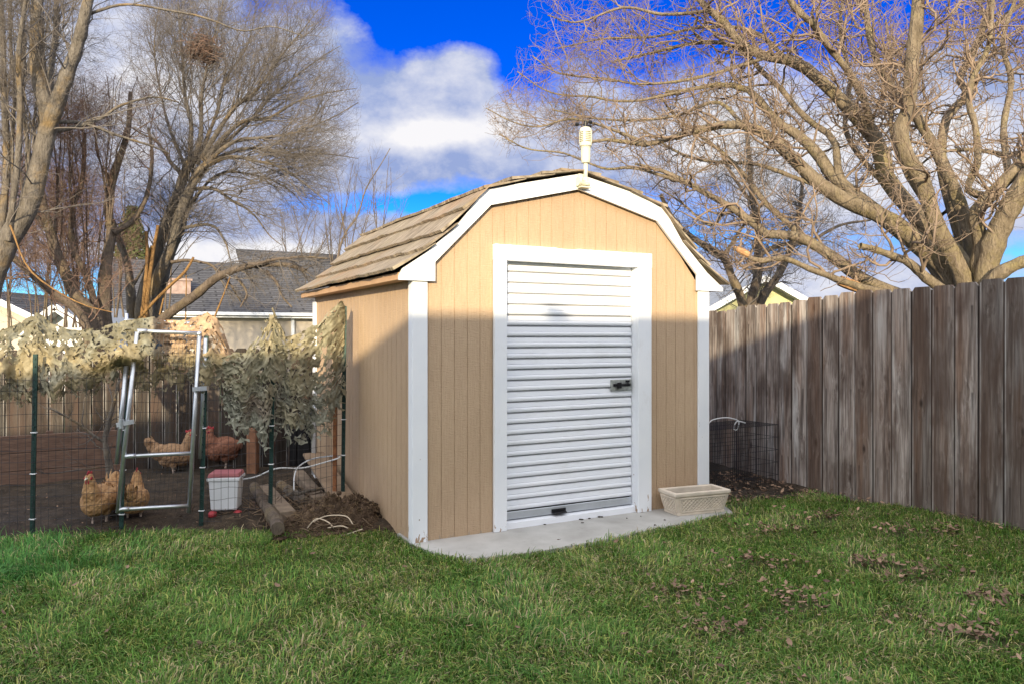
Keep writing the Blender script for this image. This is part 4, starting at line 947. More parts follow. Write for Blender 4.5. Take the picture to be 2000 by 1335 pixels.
# orange wooden post with rust beside the last T-post, against the shed
m=MB(); b=fence_xy(660); m.bar((0,0,-.1),(.012,0,1.66),.03,.03); o=m.build('wooden_stake',M['rustwood']); o.location=(b[0]-.035,b[1]+.03,0); tag(o,'reddish wooden stake beside the last green post by the shed wall','stake')

# ------------------------------------------------------------------ camouflage nets
class _One:
    def uniform(s,a,b,shape): return np.ones(shape)
def net(name,label,top,bot,colf,seed,n_flap,size,bulge=.10,off=-.035,back=0.0,x0=None,x1=None,hole=.7,cell=.0075,wide=0.0,fwd=0.0):
    rr=np.random.default_rng(seed); tx=np.array(top,float); bx=np.array(bot,float); X0=tx[0,0] if x0 is None else x0; X1=tx[-1,0] if x1 is None else x1
    def surf(px,v):
        """px photo column, v 0..1 from top to bottom"""
        xy=np.array([fence_xy(q) for q in px]); yt=np.interp(px,tx[:,0],tx[:,1]); yb=np.interp(px,bx[:,0],bx[:,1]); py=yt+(yb-yt)*v
        Z=H+(HY-py)/F*xy[:,1]; fold=.035*np.sin(px*.11+3*v+seed)+.03*np.sin(px*.043+seed*2)+.06*(vnoise(px*.03,v*4,1,seed)-.5)
        yoff=off-bulge*np.sin(math.pi*np.clip(v,0,1)**.7)*.6+fold*(.3+v)+back*(1-np.clip(v,0,1))**1.5+fwd*ss(165,210,px)*ss(322,300,px)*ss(.72,.5,v)
        return np.stack([xy[:,0]*(1+yoff/xy[:,1]),xy[:,1]+yoff,Z],1)
    # cloth cut into curling ribbons: two layers of a fine sheet with incised openings
    Vl=[];Ql=[];Cl=[];offv=0
    for layer in range(2):
        W_=(X1-X0)/F*5.8; nx=int(W_/cell); hh=(np.mean(bx[:,1])-np.mean(tx[:,1]))/F*5.8*1.15; ny=int(hh/cell)
        gx,gv=np.meshgrid(np.linspace(X0,X1,nx),np.linspace(-.02,1.0,ny)); px=gx.ravel(); v=gv.ravel()
        a=px/F*5.8; b=v*hh; wa=a+.035*vnoise(a,b,12,seed+layer*7); wb=b+.035*vnoise(a,b,12,seed+3+layer*7); sc1=1-.38*wide*ss(.4,.8,v)
        n1_=vnoise(wa*sc1,wb*sc1*1.15,30,seed+11+layer*5); n2_=vnoise(wa*sc1,wb*sc1,21,seed+23+layer*5)
        rib=np.minimum(abs(n1_-.5)-hole*.24,abs(n2_-.5)-hole*.16-.05*wide*ss(.4,.8,v)*0)
        edge=.14*(vnoise(px*.06,0*px,1,seed+5)-.5)+.12*(vnoise(px*.25,0*px,1,seed+6)-.5); low=ss(.86,1.0,v)*(n1_-.42)
        vv=v*(1+edge); Vt=surf(px,vv); curl=.030*(n1_-.5)+.022*(vnoise(a,b,60,seed+31)-.5)+.03*(vnoise(a,b,9,seed+33)-.5)
        Vt[:,1]-=curl+layer*.022-.01; Vt[:,2]+=.012*(vnoise(a,b,26,seed+40)-.5); Vt[:,0]+=.012*(vnoise(a,b,26,seed+41)-.5)
        k=((rib<0)&(low<.02)&(vnoise(a,b,8,seed+50+layer)>.16)).reshape(ny,nx); kq=(k[:-1,:-1].astype(int)+k[1:,:-1]+k[:-1,1:]+k[1:,1:])>=3
        j,i=np.nonzero(kq); q=j*nx+i+offv; Ql.append(np.stack([q,q+1,q+nx+1,q+nx],1)); cc=colf(px,v,np.random.default_rng(seed+layer)); pt=.78+.44*vnoise(a,b,14,seed+60+layer); cc=colf(px,v,_One())*pt[:,None]
        Vl.append(Vt); Cl.append(cc); offv+=len(Vt)
    Vt=np.concatenate(Vl); colv=np.concatenate(Cl); quads=np.concatenate(Ql)
    # flaps
    fp=rr.uniform(X0,X1,n_flap); fv=rr.random(n_flap); e2=.16*(vnoise(fp*.06,0*fp,1,seed+5)-.5)+.14*(vnoise(fp*.25,0*fp,1,seed+6)-.5); c=surf(fp,fv*(1+e2)); c[:,1]-=rr.uniform(-.01,.035,n_flap)
    fc=colf(fp,fv,rr)*rr.uniform(.85,1.12,(n_flap,1)); K=7; a=rr.normal(size=(n_flap,3)); a[:,1]*=.25; a/=np.linalg.norm(a,axis=1)[:,None]
    nrm=np.tile([0.,-1.,.15],(n_flap,1))+rr.normal(size=(n_flap,3))*.32; b=np.cross(a,nrm); b/=np.linalg.norm(b,axis=1)[:,None]; nn_=np.cross(a,b)
    s=size*rr.uniform(.6,1.4,(n_flap,1))*(1+wide*ss(.45,.95,fv))[:,None]; curl=rr.uniform(-1.0,1.0,(n_flap,1)); bend=rr.uniform(.5,1.7,(n_flap,1))*rr.choice([-1,1],(n_flap,1)); L=[]
    for k in range(K):
        t=(k/(K-1)-.5)*2; w=(.17+.09*math.cos(t*5+1.0))*(1-.4*t*t)*(1+wide*.5*ss(.45,.95,fv)[:,None])
        ctr=c+a*s*t*np.cos(bend*.5)+b*s*bend*t*t*.6+nn_*s*curl*t*t*.5
        L+=[ctr-b*s*w+nn_*s*.15*curl,ctr+b*s*w+nn_*s*.12]
    Fv=np.stack(L,1).reshape(-1,3); base=np.arange(n_flap)[:,None]*2*K+len(Vt)
    fq=np.concatenate([np.concatenate([base+2*k,base+2*k+1,base+2*k+3,base+2*k+2],1) for k in range(K-1)])
    o=c.mean(0); o[2]=0
    ob=arr_mesh(name,np.concatenate([Vt,Fv])-o,[quads,fq],M['net'],col=np.concatenate([colv,np.repeat(fc,2*K,axis=0)]),smooth=False); ob.location=o
    tag(ob,label,'netting'); return ob
OL=np.array([.19,.175,.12]);BG=np.array([.34,.28,.165]);BR=np.array([.42,.29,.18]);GR=np.array([.27,.27,.215]);DK=np.array([.16,.14,.10]);SAGE=np.array([.275,.255,.175])
def mixc(a,b,t): return a[None]*(1-t[:,None])+b[None]*t[:,None]
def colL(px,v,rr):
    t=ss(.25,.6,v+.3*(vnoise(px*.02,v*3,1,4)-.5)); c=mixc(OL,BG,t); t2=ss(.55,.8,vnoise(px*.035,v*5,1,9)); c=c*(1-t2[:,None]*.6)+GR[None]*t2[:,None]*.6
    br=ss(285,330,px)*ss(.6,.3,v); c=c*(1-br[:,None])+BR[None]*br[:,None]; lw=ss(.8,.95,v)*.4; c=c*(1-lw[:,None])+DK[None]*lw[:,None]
    return c*rr.uniform(.75,1.25,(len(px),1))
def colR(px,v,rr):
    c=mixc(SAGE,GR,ss(.35,.7,v)); t2=ss(.6,.85,vnoise(px*.04,v*5,1,19)); c=c*(1-t2[:,None]*.5)+BG[None]*t2[:,None]*.5
    br=ss(.45,.6,vnoise(px*.03,v*3,1,8))*ss(470,490,px)*ss(560,530,px)*ss(.35,.5,v)*ss(.85,.7,v); c=c*(1-br[:,None]*.7)+np.array([.27,.20,.15])[None]*br[:,None]*.7
    return c*rr.uniform(.8,1.2,(len(px),1))
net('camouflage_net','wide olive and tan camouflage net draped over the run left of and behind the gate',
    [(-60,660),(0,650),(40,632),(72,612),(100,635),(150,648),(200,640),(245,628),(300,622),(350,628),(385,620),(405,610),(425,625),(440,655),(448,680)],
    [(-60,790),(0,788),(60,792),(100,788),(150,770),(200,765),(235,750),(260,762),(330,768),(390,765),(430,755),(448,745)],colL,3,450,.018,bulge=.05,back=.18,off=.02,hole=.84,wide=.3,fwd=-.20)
net('camouflage_net','sage green camouflage net hanging between the gate and the shed wall with two raised peaks',
    [(436,700),(455,690),(480,692),(505,655),(522,622),(533,606),(545,635),(560,662),(590,652),(620,635),(645,612),(668,592),(674,596)],
    [(436,800),(450,835),(475,850),(500,848),(530,856),(560,852),(590,862),(610,866),(632,845),(655,820),(668,790),(674,750)],colR,8,600,.022,bulge=.05,off=-.04,hole=.74,wide=1.0)

# ------------------------------------------------------------------ hens
def mat_hen(name,c1,c2,headz,neckc,leg=(.45,.36,.3)):
    m=N(name); tc=m.co(); sp=m.sep(tc)
    g=m.noise(20,5,tc,.6); f=m.vor(52,m.co((1,1,.75))); c=m.ramp(g,[(.3,c1),(.7,c2)]); c=m.mix(m.ramp(f,[(.0,.3),(.6,0)]),c,tuple(np.array(c2)*1.25))
    c=m.mix(m.ramp(sp[2],[(.070,1),(.095,0)]),c,leg) if True else c
    m.base(c); b=m.bump(f,.8,.012); m.bump(m.noise(90,4,tc),.8,.008,b); return m.set(.85)
def hen(loc,rz,label,c1,c2,scale=1.0,head='up',seed=0,group='hens in the chicken run'):
    T=empty('hen',loc,rz,label=label,cat='hen',group=group); T.scale=(scale,)*3
    m=MB(); ry=lambda a:Matrix.Rotation(R(a),3,'Y')
    # faces +x.  body, breast, rump, tail, neck, head
    m.ell((0,0,.185),(.135,.098,.098),ry(8)); m.ell((.07,0,.17),(.085,.088,.092)); m.ell((-.10,0,.205),(.085,.080,.075),ry(25)); m.ell((-.02,0,.135),(.10,.085,.06))
    m.ell((-.175,0,.275),(.075,.032,.045),ry(50)); m.ell((-.15,0,.245),(.07,.05,.055),ry(40)); m.ell((0,.075,.19),(.105,.03,.065),ry(12)); m.ell((0,-.075,.19),(.105,.03,.065),ry(12))
    if head=='up': ne=[(.095,0,.21),(.12,0,.265),(.125,0,.315),(.13,0,.345)]; hc=(.135,0,.352)
    elif head=='down': ne=[(.11,0,.19),(.17,0,.18),(.215,0,.13),(.24,0,.09)]; hc=(.25,0,.075)
    else: ne=[(.09,0,.21),(.115,0,.255),(.12,0,.29),(.115,0,.31)]; hc=(.12,0,.318)
    m.tube(ne,[.066,.052,.038,.030],12); m.ell(hc,(.034,.026,.028))
    for s in(-1,1):
        m.ell((.01,s*.045,.12),(.038,.034,.05)); m.tube([(.012,s*.045,.11),(.005,s*.045,.06),(.012,s*.045,.012)],[.014,.0095,.0095],8)
        for a in(-28,0,28,180):
            l=.05 if a!=180 else .025; m.tube([(.012,s*.045,.012),(.012+l*.6*math.cos(R(a)),s*.045+l*.6*math.sin(R(a)),.009),(.012+l*math.cos(R(a)),s*.045+l*math.sin(R(a)),.005)],[.008,.007,.0045],6)
    b=m.build('body',mat_hen('hen_feathers_%d'%seed,c1,c2,.3,c2),T,smooth=True)
    md=b.modifiers.new('merge','REMESH'); md.mode='VOXEL'; md.voxel_size=.0045; md.use_smooth_shade=True; sm=b.modifiers.new('smooth','SMOOTH'); sm.iterations=5; sm.factor=.5
    hx,hy,hz=hc; dn=head=='down'
    m=MB(); bx=(.055,0,-.03) if dn else (.058,0,-.006); m.tube([(hx+.026,0,hz-(.01 if dn else 0)),(hx+bx[0],0,hz+bx[2])],[.010,.002],8); m.build('beak',M['cream'],T,smooth=True)
    m=MB(); 
    for i in range(5): m.ell((hx+.02-.012*i,0,hz+.030+.006*math.sin(i*1.5)),(.008,.0035,.013))
    m.build('comb',M['rplastic'],T,smooth=True)
    m=MB(); m.ell((hx+.024,.008,hz-.026),(.007,.005,.014)); m.ell((hx+.024,-.008,hz-.026),(.007,.005,.014)); m.ell((hx+.012,.022,hz-.002),(.014,.005,.012)); m.ell((hx+.012,-.022,hz-.002),(.014,.005,.012)); m.build('wattles',M['rplastic'],T,smooth=True)
    for sy in(1,-1): m=MB(); m.ell((hx+.014,.0275*sy,hz+.004),(.004,.002,.004)); m.build('eye',M['black'],T,smooth=True)
    # loose tail feathers
    rr=random.Random(seed); m=MB()
    for i in range(16):
        a=R(rr.uniform(35,75)); s=rr.uniform(-.035,.035); L=rr.uniform(.07,.12); p=Vector((-.15,s,.25)); q=p+Vector((-math.cos(a)*L,s*.6,math.sin(a)*L)); w=.016
        mid=(p+q)/2+Vector((.005,0,.01)); m.add([p+Vector((0,-w/3,0)),p+Vector((0,w/3,0)),mid+Vector((.004,w*.6,0)),q,mid+Vector((-.004,-w*.6,0))],[(0,1,2,4),(4,2,3)])
    m.build('tail_feathers',b.data.materials[0],T,fixn=False)
    return T
B1,B2=(.33,.175,.075),(.52,.32,.16)
hen(G(196,1026),R(-90),'buff hen in front left of the gate facing the yard with head raised',B1,B2,1.13,'up',1)
hen(G(226,1012),R(100),'buff hen half hidden behind the left gate post with tail toward the yard',B1,B2,.98,'down',2)
hen(G(262,1020),R(108),'buff hen seen from behind inside the lower gate panel',B1,B2,1.02,'up',3)
hen(G(338,928),R(15),'buff-brown hen standing at the back fence behind the gate crossbar',(.22,.13,.07),(.38,.24,.14),1.2,'up',4)
hen(G(440,918),R(215),'rust-red hen crouching at the back of the run right of the gate',(.16,.065,.04),(.30,.14,.09),1.35,'low',5)
hen(G(478,915)+np.array([.1,.25,0]),R(30),'dark red hen behind the rust-red one beside the brown post',(.14,.04,.02),(.25,.08,.05),1.2,'up',6)

# ------------------------------------------------------------------ things inside the run
def bucket():
    c=G(442,1008); c[2]=.02; T=empty('poultry_waterer',c,R(8),label='white plastic waterer bucket with pink-red lid behind the wire mesh',cat='waterer')
    def frus(a,b,z0,z1,m,t=0.0):
        m.add([(-a[0],-a[1],z0),(a[0],-a[1],z0),(a[0],a[1],z0),(-a[0],a[1],z0),(-b[0],-b[1],z1),(b[0],-b[1],z1),(b[0],b[1],z1),(-b[0],b[1],z1)],[(0,3,2,1),(4,5,6,7),(0,1,5,4),(1,2,6,5),(2,3,7,6),(3,0,4,7)])
    m=MB(); frus((.10,.09),(.115,.10),.05,.29,m); m.build('tub',M['wplastic'],T,bevel=.014)
    m=MB(); frus((.125,.11),(.125,.11),.285,.312,m); m.build('rim',M['wplastic'],T,bevel=.005)
    m=MB(); frus((.122,.105),(.112,.10),.313,.345,m); m.build('lid',M['plid'],T,bevel=.006)
    for x in(-.085,.105):
        m=MB(); m.lathe([(.012,0),(.035,.004),(.036,.025),(.028,.04),(.012,.048)],(x,-.08,0),12); m.build('drinking_cup',M['rplastic'],T,smooth=True)
bucket()
def tubething(name,label,cat,pts,r,mat,grp=None,n=40,sides=8):
    q=catmull(np.array(pts),n); o=q[0].copy(); m=MB(); m.tube(q-o,r,sides); ob=m.build(name,mat,smooth=True); ob.location=o; tag(ob,label,cat,grp); return ob
tubething('water_hose','white hose looping from the waterer past the logs to the shed corner','hose',
  [P(468,936,6.25),P(500,930,6.25),P(527,918,6.2),P(548,913,6.2),P(590,913,6.3),P(630,903,6.35),P(660,894,6.35),P(662,890,6.4),P(640,890,6.5),P(605,897,6.6),P(582,912,6.6),P(575,930,6.5),P(574,956,6.35)],.0065,M['hose'],n=70)
def beam(name,label,a,b,w,h,mat,cat='timber',grp=None,seed=1):
    a=np.array(a);b=np.array(b); o=a.copy(); m=MB(); m.bar((0,0,0),tuple(b-a),w,h); ob=m.build(name,mat,bevel=.008); ob.location=o; tag(ob,label,cat,grp)
beam('timber','short thick weathered timber lying behind the green post, nearest the compost',G(515,958,.08),G(562,1012,.07),.12,.12,M['lumber'])
beam('timber','brown timber lying left of the thick weathered one behind the green post',G(503,985,.04),G(540,1035,.04)+np.array([0,.1,0]),.08,.07,M['brownboard'])
beam('timber','sloping timber between the hose loop and the white post',G(582,925,.12),G(625,975,.05),.10,.09,M['lumber'])
beam('plank','tan plank leaning down toward the wire fence at the shed wall',P(612,885,7.2),G(672,975,.1),.20,.03,simple('tan_plank',(.30,.22,.15),.85,var=.2,scale=8))
beam('wood_block','dark end-cut wood block below the hose beside the compost',G(607,982,.06),G(640,978,.06),.10,.12,M['lumber'],cat='wood block')
beam('post','pale grey upright post inside the run near the shed','',0,0,0,M['lumber']) if False else None
def upright(px,y0,y1,Y,w,mat,label,name='post'):
    b=P(px,y0,Y); t=P(px,y1,Y); m=MB(); m.bar((0,0,0),(0,0,t[2]-b[2]),w,w); ob=m.build(name,mat,bevel=.004); ob.location=b; tag(ob,label,'post')
upright(614,925,800,7.2,.045,simple('pale_post',(.42,.42,.42),.7),'pale grey upright post near the shed inside the run')
upright(494,925,835,7.9,.10,simple('brown_post',(.24,.12,.07),.85,var=.3,scale=14),'short reddish brown post right of the hens')
def log(label,a,b,r,mat,seed):
    a=np.array(a,float);b=np.array(b,float); n=9; rr=np.random.default_rng(seed); pts=[(b-a)*t+rr.normal(size=3)*.006 for t in np.linspace(0,1,n)]; m=MB(); m.tube(pts,[r*(1+.08*rr.normal()) for _ in range(n)],10); o=m.build('log',mat,smooth=False); o.location=a; tag(o,label,'log','logs and branches left of the shed')
log('rounded brown log lying across the two timbers nearest the green post',G(496,950,.12),G(548,1030,.10),.045,M['bark_brown'],1)
log('grey log lying behind the hose loop beside the sloping timber',G(548,945,.05),G(600,985,.05),.05,M['bark_grey'],2)
log('short thick log end by the compost heap under the stake',G(640,965,.06),G(668,992,.06),.055,M['bark_brown'],3)
log('thin crooked branch across the logs below the hose',G(520,975,.12),G(640,950,.15),.014,M['bark_grey'],4)
def brush():
    k=900; c=[]
    for cx_,cy_,sx,sy in((-1.95,6.15,.20,.14),(-1.6,6.2,.22,.2),(-1.75,6.7,.3,.25),(-1.45,5.75,.2,.12)):
        c.append(np.stack([rng.normal(cx_,sx,k//4),rng.normal(cy_,sy,k//4),rng.uniform(.01,.10,k//4)],1))
    st=np.concatenate(c); st=st[st[:,0]<SC[0]-.08-.54*(st[:,1]-5.28)]; k=len(st); d_=rng.normal(size=(k,3)); d_[:,2]*=.25; d_/=np.linalg.norm(d_,axis=1)[:,None]; L=rng.uniform(.03,.16,(k,1))
    pp=np.stack([st,st+d_*L*.5+rng.normal(size=(k,3))*.01,st+d_*L],1); pp[:,:,2]=np.maximum(pp[:,:,2],.01); Vt,q=tubes(pp,np.tile([.0035,.003,.002],(k,1))*rng.uniform(.5,1.6,(k,1)),4)
    o=arr_mesh('brush_litter',Vt,[q],simple('brush_twigs',(.17,.12,.08),.9,var=.5,scale=9)); tag(o,kind='stuff')
brush()
m=MB(); m.box((-.42,-.2,0),(.42,.2,.62),.01)
for k in range(6): m.box((-.40+k*.14,-.212,.05),(-.34+k*.14,-.2005,.57),.002)
ob=m.build('dark_bin',M['black']); ob.location=G(608,925)+np.array([.1,.5,0]); tag(ob,'black slatted bin in the back corner of the run by the shed','bin')
# plank bed wall (brown boards) and kick board
def bedwall():
    a=G(-60,962)-np.array([0,0,0]); b=G(240,936); L=np.linalg.norm((b-a)[:2]); an=math.atan2(b[1]-a[1],b[0]-a[0]); T=empty('brown_board_panel',a,an,label='reddish brown boarded panel standing on edge at the left of the run',cat='board panel')
    m=MB()
    for k in range(3): m.box((0,.002*k,.0+k*.17),(L,.03+.002*k,.165+k*.17),.004)
    m.build('boards',M['brownboard'],T)
    for x in(.1,L*.5,L-.1):
        m=MB(); m.box((x-.03,.036,0),(x+.03,.08,.53),.003); m.build('batten',M['brownboard'],T)
bedwall()
m=MB(); m.box((0,0,0),(1.5,.035,.13),.004); ob=m.build('kick_board',M['brownboard']); ob.location=G(250,918)-np.array([0,.06,0]); ob.rotation_euler.z=.12; tag(ob,'low brown board lying along the foot of the back fence','board')
# bare sapling in the run
SP=[([(218,945),(212,900),(206,860),(214,820),(225,780),(232,745)],7.0,7.0,16,5),([(208,865),(170,840),(130,815),(95,795)],7.0,6.8,6,4),([(208,880),(185,865),(172,850)],7,7,3,2),([(216,910),(170,915),(100,922),(62,912)],6.8,6.2,2.5,2)]
tree('bare_sapling','bare grey sapling with a long side branch inside the run behind the first hen',(-3.7,7.0,0),SP,
 [dict(n=24,ln=(.15,.4),ang=(25,60),Pn=6,up=.05,wig=.2,rmul=.5,rmax=.006,S=4),dict(n=60,ln=(.08,.2),ang=(25,60),Pn=4,up=.05,wig=.2,rmul=.6,rmax=.003,S=3)],M['bark_grey'],M['twig_grey'],trunk_n=1)

# compost mound with stalks
def mound():
    c=L2W(-.20,.34,0); n=64; vs=[];fs=[]; prof=lambda r:max(0,1-r*r)
    cx,cy=-1.33,5.80
    for j in range(n):
        for i in range(n):
            x=-.62+1.2*i/(n-1); y=-.42+.95*j/(n-1); h1=.25*math.exp(-((x-.20)/.24)**2-((y-.05)/.25)**2)+.22*math.exp(-((x+.12)/.24)**2-((y+.05)/.2)**2)+.10*math.exp(-((x+.40)/.2)**2-((y+.02)/.2)**2)
            nz=mnoise.noise(Vector((x*9,y*9,1)))*.05+mnoise.noise(Vector((x*25,y*25,4)))*.03+mnoise.noise(Vector((x*60,y*60,4)))*.014
            vs.append((x+nz*.4,y,h1*(1+1.0*nz/.05*.35)+nz*.5*min(1,h1*12)-.03))
    fs=[(j*n+i,j*n+i+1,(j+1)*n+i+1,(j+1)*n+i) for j in range(n-1) for i in range(n-1)]
    m=N('compost'); g=m.noise(14,6,m.co(),.7); cc=m.ramp(g,[(.3,(.025,.016,.01)),(.55,(.085,.055,.035)),(.75,(.19,.13,.08))]); m.base(cc); m.bump(m.noise(50,5,m.co()),.9,.02); mt=m.set(.95)
    T=empty('compost_mound',(cx,cy,0),SA*.8,label='brown heap of compost and dry roots against the left wall of the shed',cat='compost heap')
    arr_mesh('heap',vs,[np.array(fs)],mt,T,smooth=True); T.scale=(.80,.72,.85)
    mc=MB()
    for _ in range(420):
        a_=rng.uniform(-.60,.50); b_2=rng.uniform(-.42,.2); ii=int((b_2+.42)/.95*(n-1))*n+int((a_+.62)/1.2*(n-1)); q=vs[ii]; r_=rng.uniform(.006,.024)
        mc.ell((q[0],q[1],max(q[2],.02)+r_*.2),(r_*rng.uniform(.7,1.4),r_*rng.uniform(.7,1.4),r_*rng.uniform(.5,.9)),Matrix.Rotation(rng.uniform(0,3),3,'Z'),n=6)
    oc=mc.build('clods',mt,T,fixn=False); tag(oc,kind='stuff')
    # root fibres
    k=2600; i=rng.choice(len(vs),k); st=np.array(vs)[i]+rng.normal(size=(k,3))*.008; st=st[st[:,2]>.01]; k=len(st); d_=rng.normal(size=(k,3)); d_[:,2]=abs(d_[:,2])*.4; d_/=np.linalg.norm(d_,axis=1)[:,None]; L=rng.uniform(.02,.07,(k,1))
    pp=np.stack([st,st+d_*L*.5+rng.normal(size=(k,3))*.008,st+d_*L+rng.normal(size=(k,3))*.014+np.array([0,0,-.008])],1); Vt,q=tubes(pp,np.tile([.0018,.0015,.0008],(k,1)),3)
    o_=arr_mesh('root_fibres',Vt,[q],simple('root_fibre',(.27,.19,.11),.9,var=.5,scale=12),T); tag(o_,kind='stuff')
mound()
for i,pts in enumerate([[P(612,1018,5.58),P(632,1008,5.60),P(655,1005,5.61),P(678,1008,5.60),P(690,1024,5.57)],[P(600,1030,5.56),P(618,1012,5.59),P(640,1018,5.58),P(652,1030,5.56)],[P(640,1030,5.56),P(665,1026,5.56),P(680,1030,5.56)],[P(664,1046,5.52),P(685,1040,5.54),P(708,1032,5.55)]]):
    tubething('dry_stalk','pale dry stalk '+['arching highest over the compost heap','at the left end of the compost heap','short, in the middle below the highest arch','running low along the grass edge'][i],'stalk',pts,.0045,simple('dry_stalk%d'%i,(.60,.50,.38),.8),'dry stalks by the compost heap',n=20,sides=5)

# ------------------------------------------------------------------ planter
def planter():
    b=L2W(2.13,-.27,.0185); T=empty('planter_box',b,SA-R(7),label='empty cream rectangular planter with lattice sides on the slab right of the door',cat='planter')
    L0,W0,L1,W1,Ht=.44,.19,.53,.26,.185
    def rect(l,w,z): return [(-(l-L0)/2,-(w-W0)/2,z),(L0+(l-L0)/2,-(w-W0)/2,z),(L0+(l-L0)/2,W0+(w-W0)/2,z),(-(l-L0)/2,W0+(w-W0)/2,z)]
    def loft(rs):
        m=MB(); vs=sum(rs,[]); fs=[(3,2,1,0)]
        for k in range(len(rs)-1):
            for i in range(4): fs.append((k*4+i,k*4+(i+1)%4,k*4+4+(i+1)%4,k*4+4+i))
        m.add(vs,fs); return m
    lerp=lambda a,b,t:a+(b-a)*t
    m=loft([rect(L0+.01,W0+.01,0),rect(L0+.01,W0+.01,.016),rect(L0,W0,.018),rect(L1-.02,W1-.02,Ht-.03),rect(L1-.05,W1-.05,Ht-.02),rect(L0-.02,W0-.02,.03)])
    m.f.append((20,21,22,23)); m.build('pot_body',M['pot'],T,bevel=.004)
    # rim ring
    m=MB(); o_=rect(L1,W1,Ht-.028); o2=rect(L1,W1,Ht); i2=rect(L1-.07,W1-.07,Ht); i1=rect(L1-.07,W1-.07,Ht-.06); vs=o_+o2+i2+i1; fs=[]
    for k in range(3):
        for i in range(4): fs.append((k*4+i,k*4+(i+1)%4,k*4+4+(i+1)%4,k*4+4+i))
    for i in range(4): fs.append((12+i,12+(i+1)%4,(i+1)%4,i))
    m.add(vs,fs); m.build('rim',M['pot'],T,bevel=.007)
    # raised lattice on front and left end
    def face(o,ex,ez,w0,w1,h,z0):
        m=MB(); n=np.cross(ex,ez); n=n/np.linalg.norm(n)
        def pt(s,t): # s 0..1 across, t 0..1 up
            w=lerp(w0,w1,t); return np.array(o)+np.array(ex)*(s-.5)*w+np.array(ez)*t*h
        mar=.07
        for a,b in(((mar,.1),(mar,.9)),((1-mar,.1),(1-mar,.9)),((mar,.1),(1-mar,.1)),((mar,.9),(1-mar,.9))): m.bar(pt(*a)+n*.004,pt(*b)+n*.004,.010,.010)
        asp=h*.8/((w0+w1)/2*(1-2*mar)); st=.036/((w0+w1)/2)
        s=mar-asp
        while s<1-mar:
            for sg in(1,-1):
                a=[s,.1];b=[s+asp,.9]
                if sg<0: a,b=[s,.9],[s+asp,.1]
                t0=max(0,(mar-a[0])/(b[0]-a[0])); t1=min(1,(1-mar-a[0])/(b[0]-a[0]))
                if t1>t0+.05: 
                    A=pt(lerp(a[0],b[0],t0),lerp(a[1],b[1],t0)); B=pt(lerp(a[0],b[0],t1),lerp(a[1],b[1],t1)); m.bar(A+n*(.0035+.0006*sg),B+n*(.0035+.0006*sg),.0075,.0075)
            s+=st
        m.build('lattice',M['pot'],T)
    dz=Ht-.048; e=(W1-.02-W0)/2; ez=np.array([0,-e,dz]);hh=np.linalg.norm(ez)
    face((L0/2,0,.018),(1,0,0),ez/hh,L0,L1-.02,hh,0)
    e=(L1-.02-L0)/2; ez=np.array([-e,0,dz]);hh=np.linalg.norm(ez); face((0,W0/2,.018),(0,-1,0),ez/hh,W0,W1-.02,hh,0)
    m=MB(); m.box((.0,.0,.04),(L0,W0,.10)); m.build('old_soil',M['soil'],T)
planter()
# ------------------------------------------------------------------ wire crate
def crate():
    b=L2W(3.83,.26,.0); T=empty('wire_crate',(b[0],b[1],.0),SA+R(2),label='black folding wire dog crate between the shed and the right fence',cat='crate'); L,Wd,Ht=1.0,.45,.60
    m=MB(); r=.0022
    def line(a,b,rr=r): m.tube([a,b],rr,5,False)
    # faces: front y=0, back y=Wd, x from -L to 0
    for y in(0,Wd*.5,Wd):
        for x in np.arange(-L,.001,.026): line((x,y,0),(x,y,Ht),.0019)
        for z in np.arange(0,Ht+.001,.12): line((-L,y,z),(0,y,z))
    for x in(-L,0):
        for y in np.arange(0,Wd+.001,.035): line((x,y,0),(x,y,Ht),.0014)
        for z in np.arange(0,Ht+.001,.12): line((x,0,z),(x,Wd,z))
    for x in np.arange(-L,.001,.026): line((x,0,Ht),(x,Wd,Ht),.0014)
    for y in(0,Wd/2,Wd): line((-L,y,Ht),(0,y,Ht))
    m.build('wire_panels',M['wire'],T)
    m=MB(); m.box((-L+.01,.01,.012),(-.01,Wd-.01,.03)); m.build('tray',M['black'],T)
    
    tubething('pale_cord','loop of pale cord lying over the top of the wire crate','cord',[b+np.array([-.72,-.12,Ht+.005]),b+np.array([-.66,-.1,Ht+.055]),b+np.array([-.52,-.04,Ht+.07]),b+np.array([-.40,.0,Ht+.045]),b+np.array([-.38,.0,Ht+.012]),b+np.array([-.40,.0,Ht-.05]),b+np.array([-.43,.0,Ht-.04]),b+np.array([-.40,.0,Ht+.03]),b+np.array([-.3,.06,Ht+.01])],.006,M['hose'])
crate()

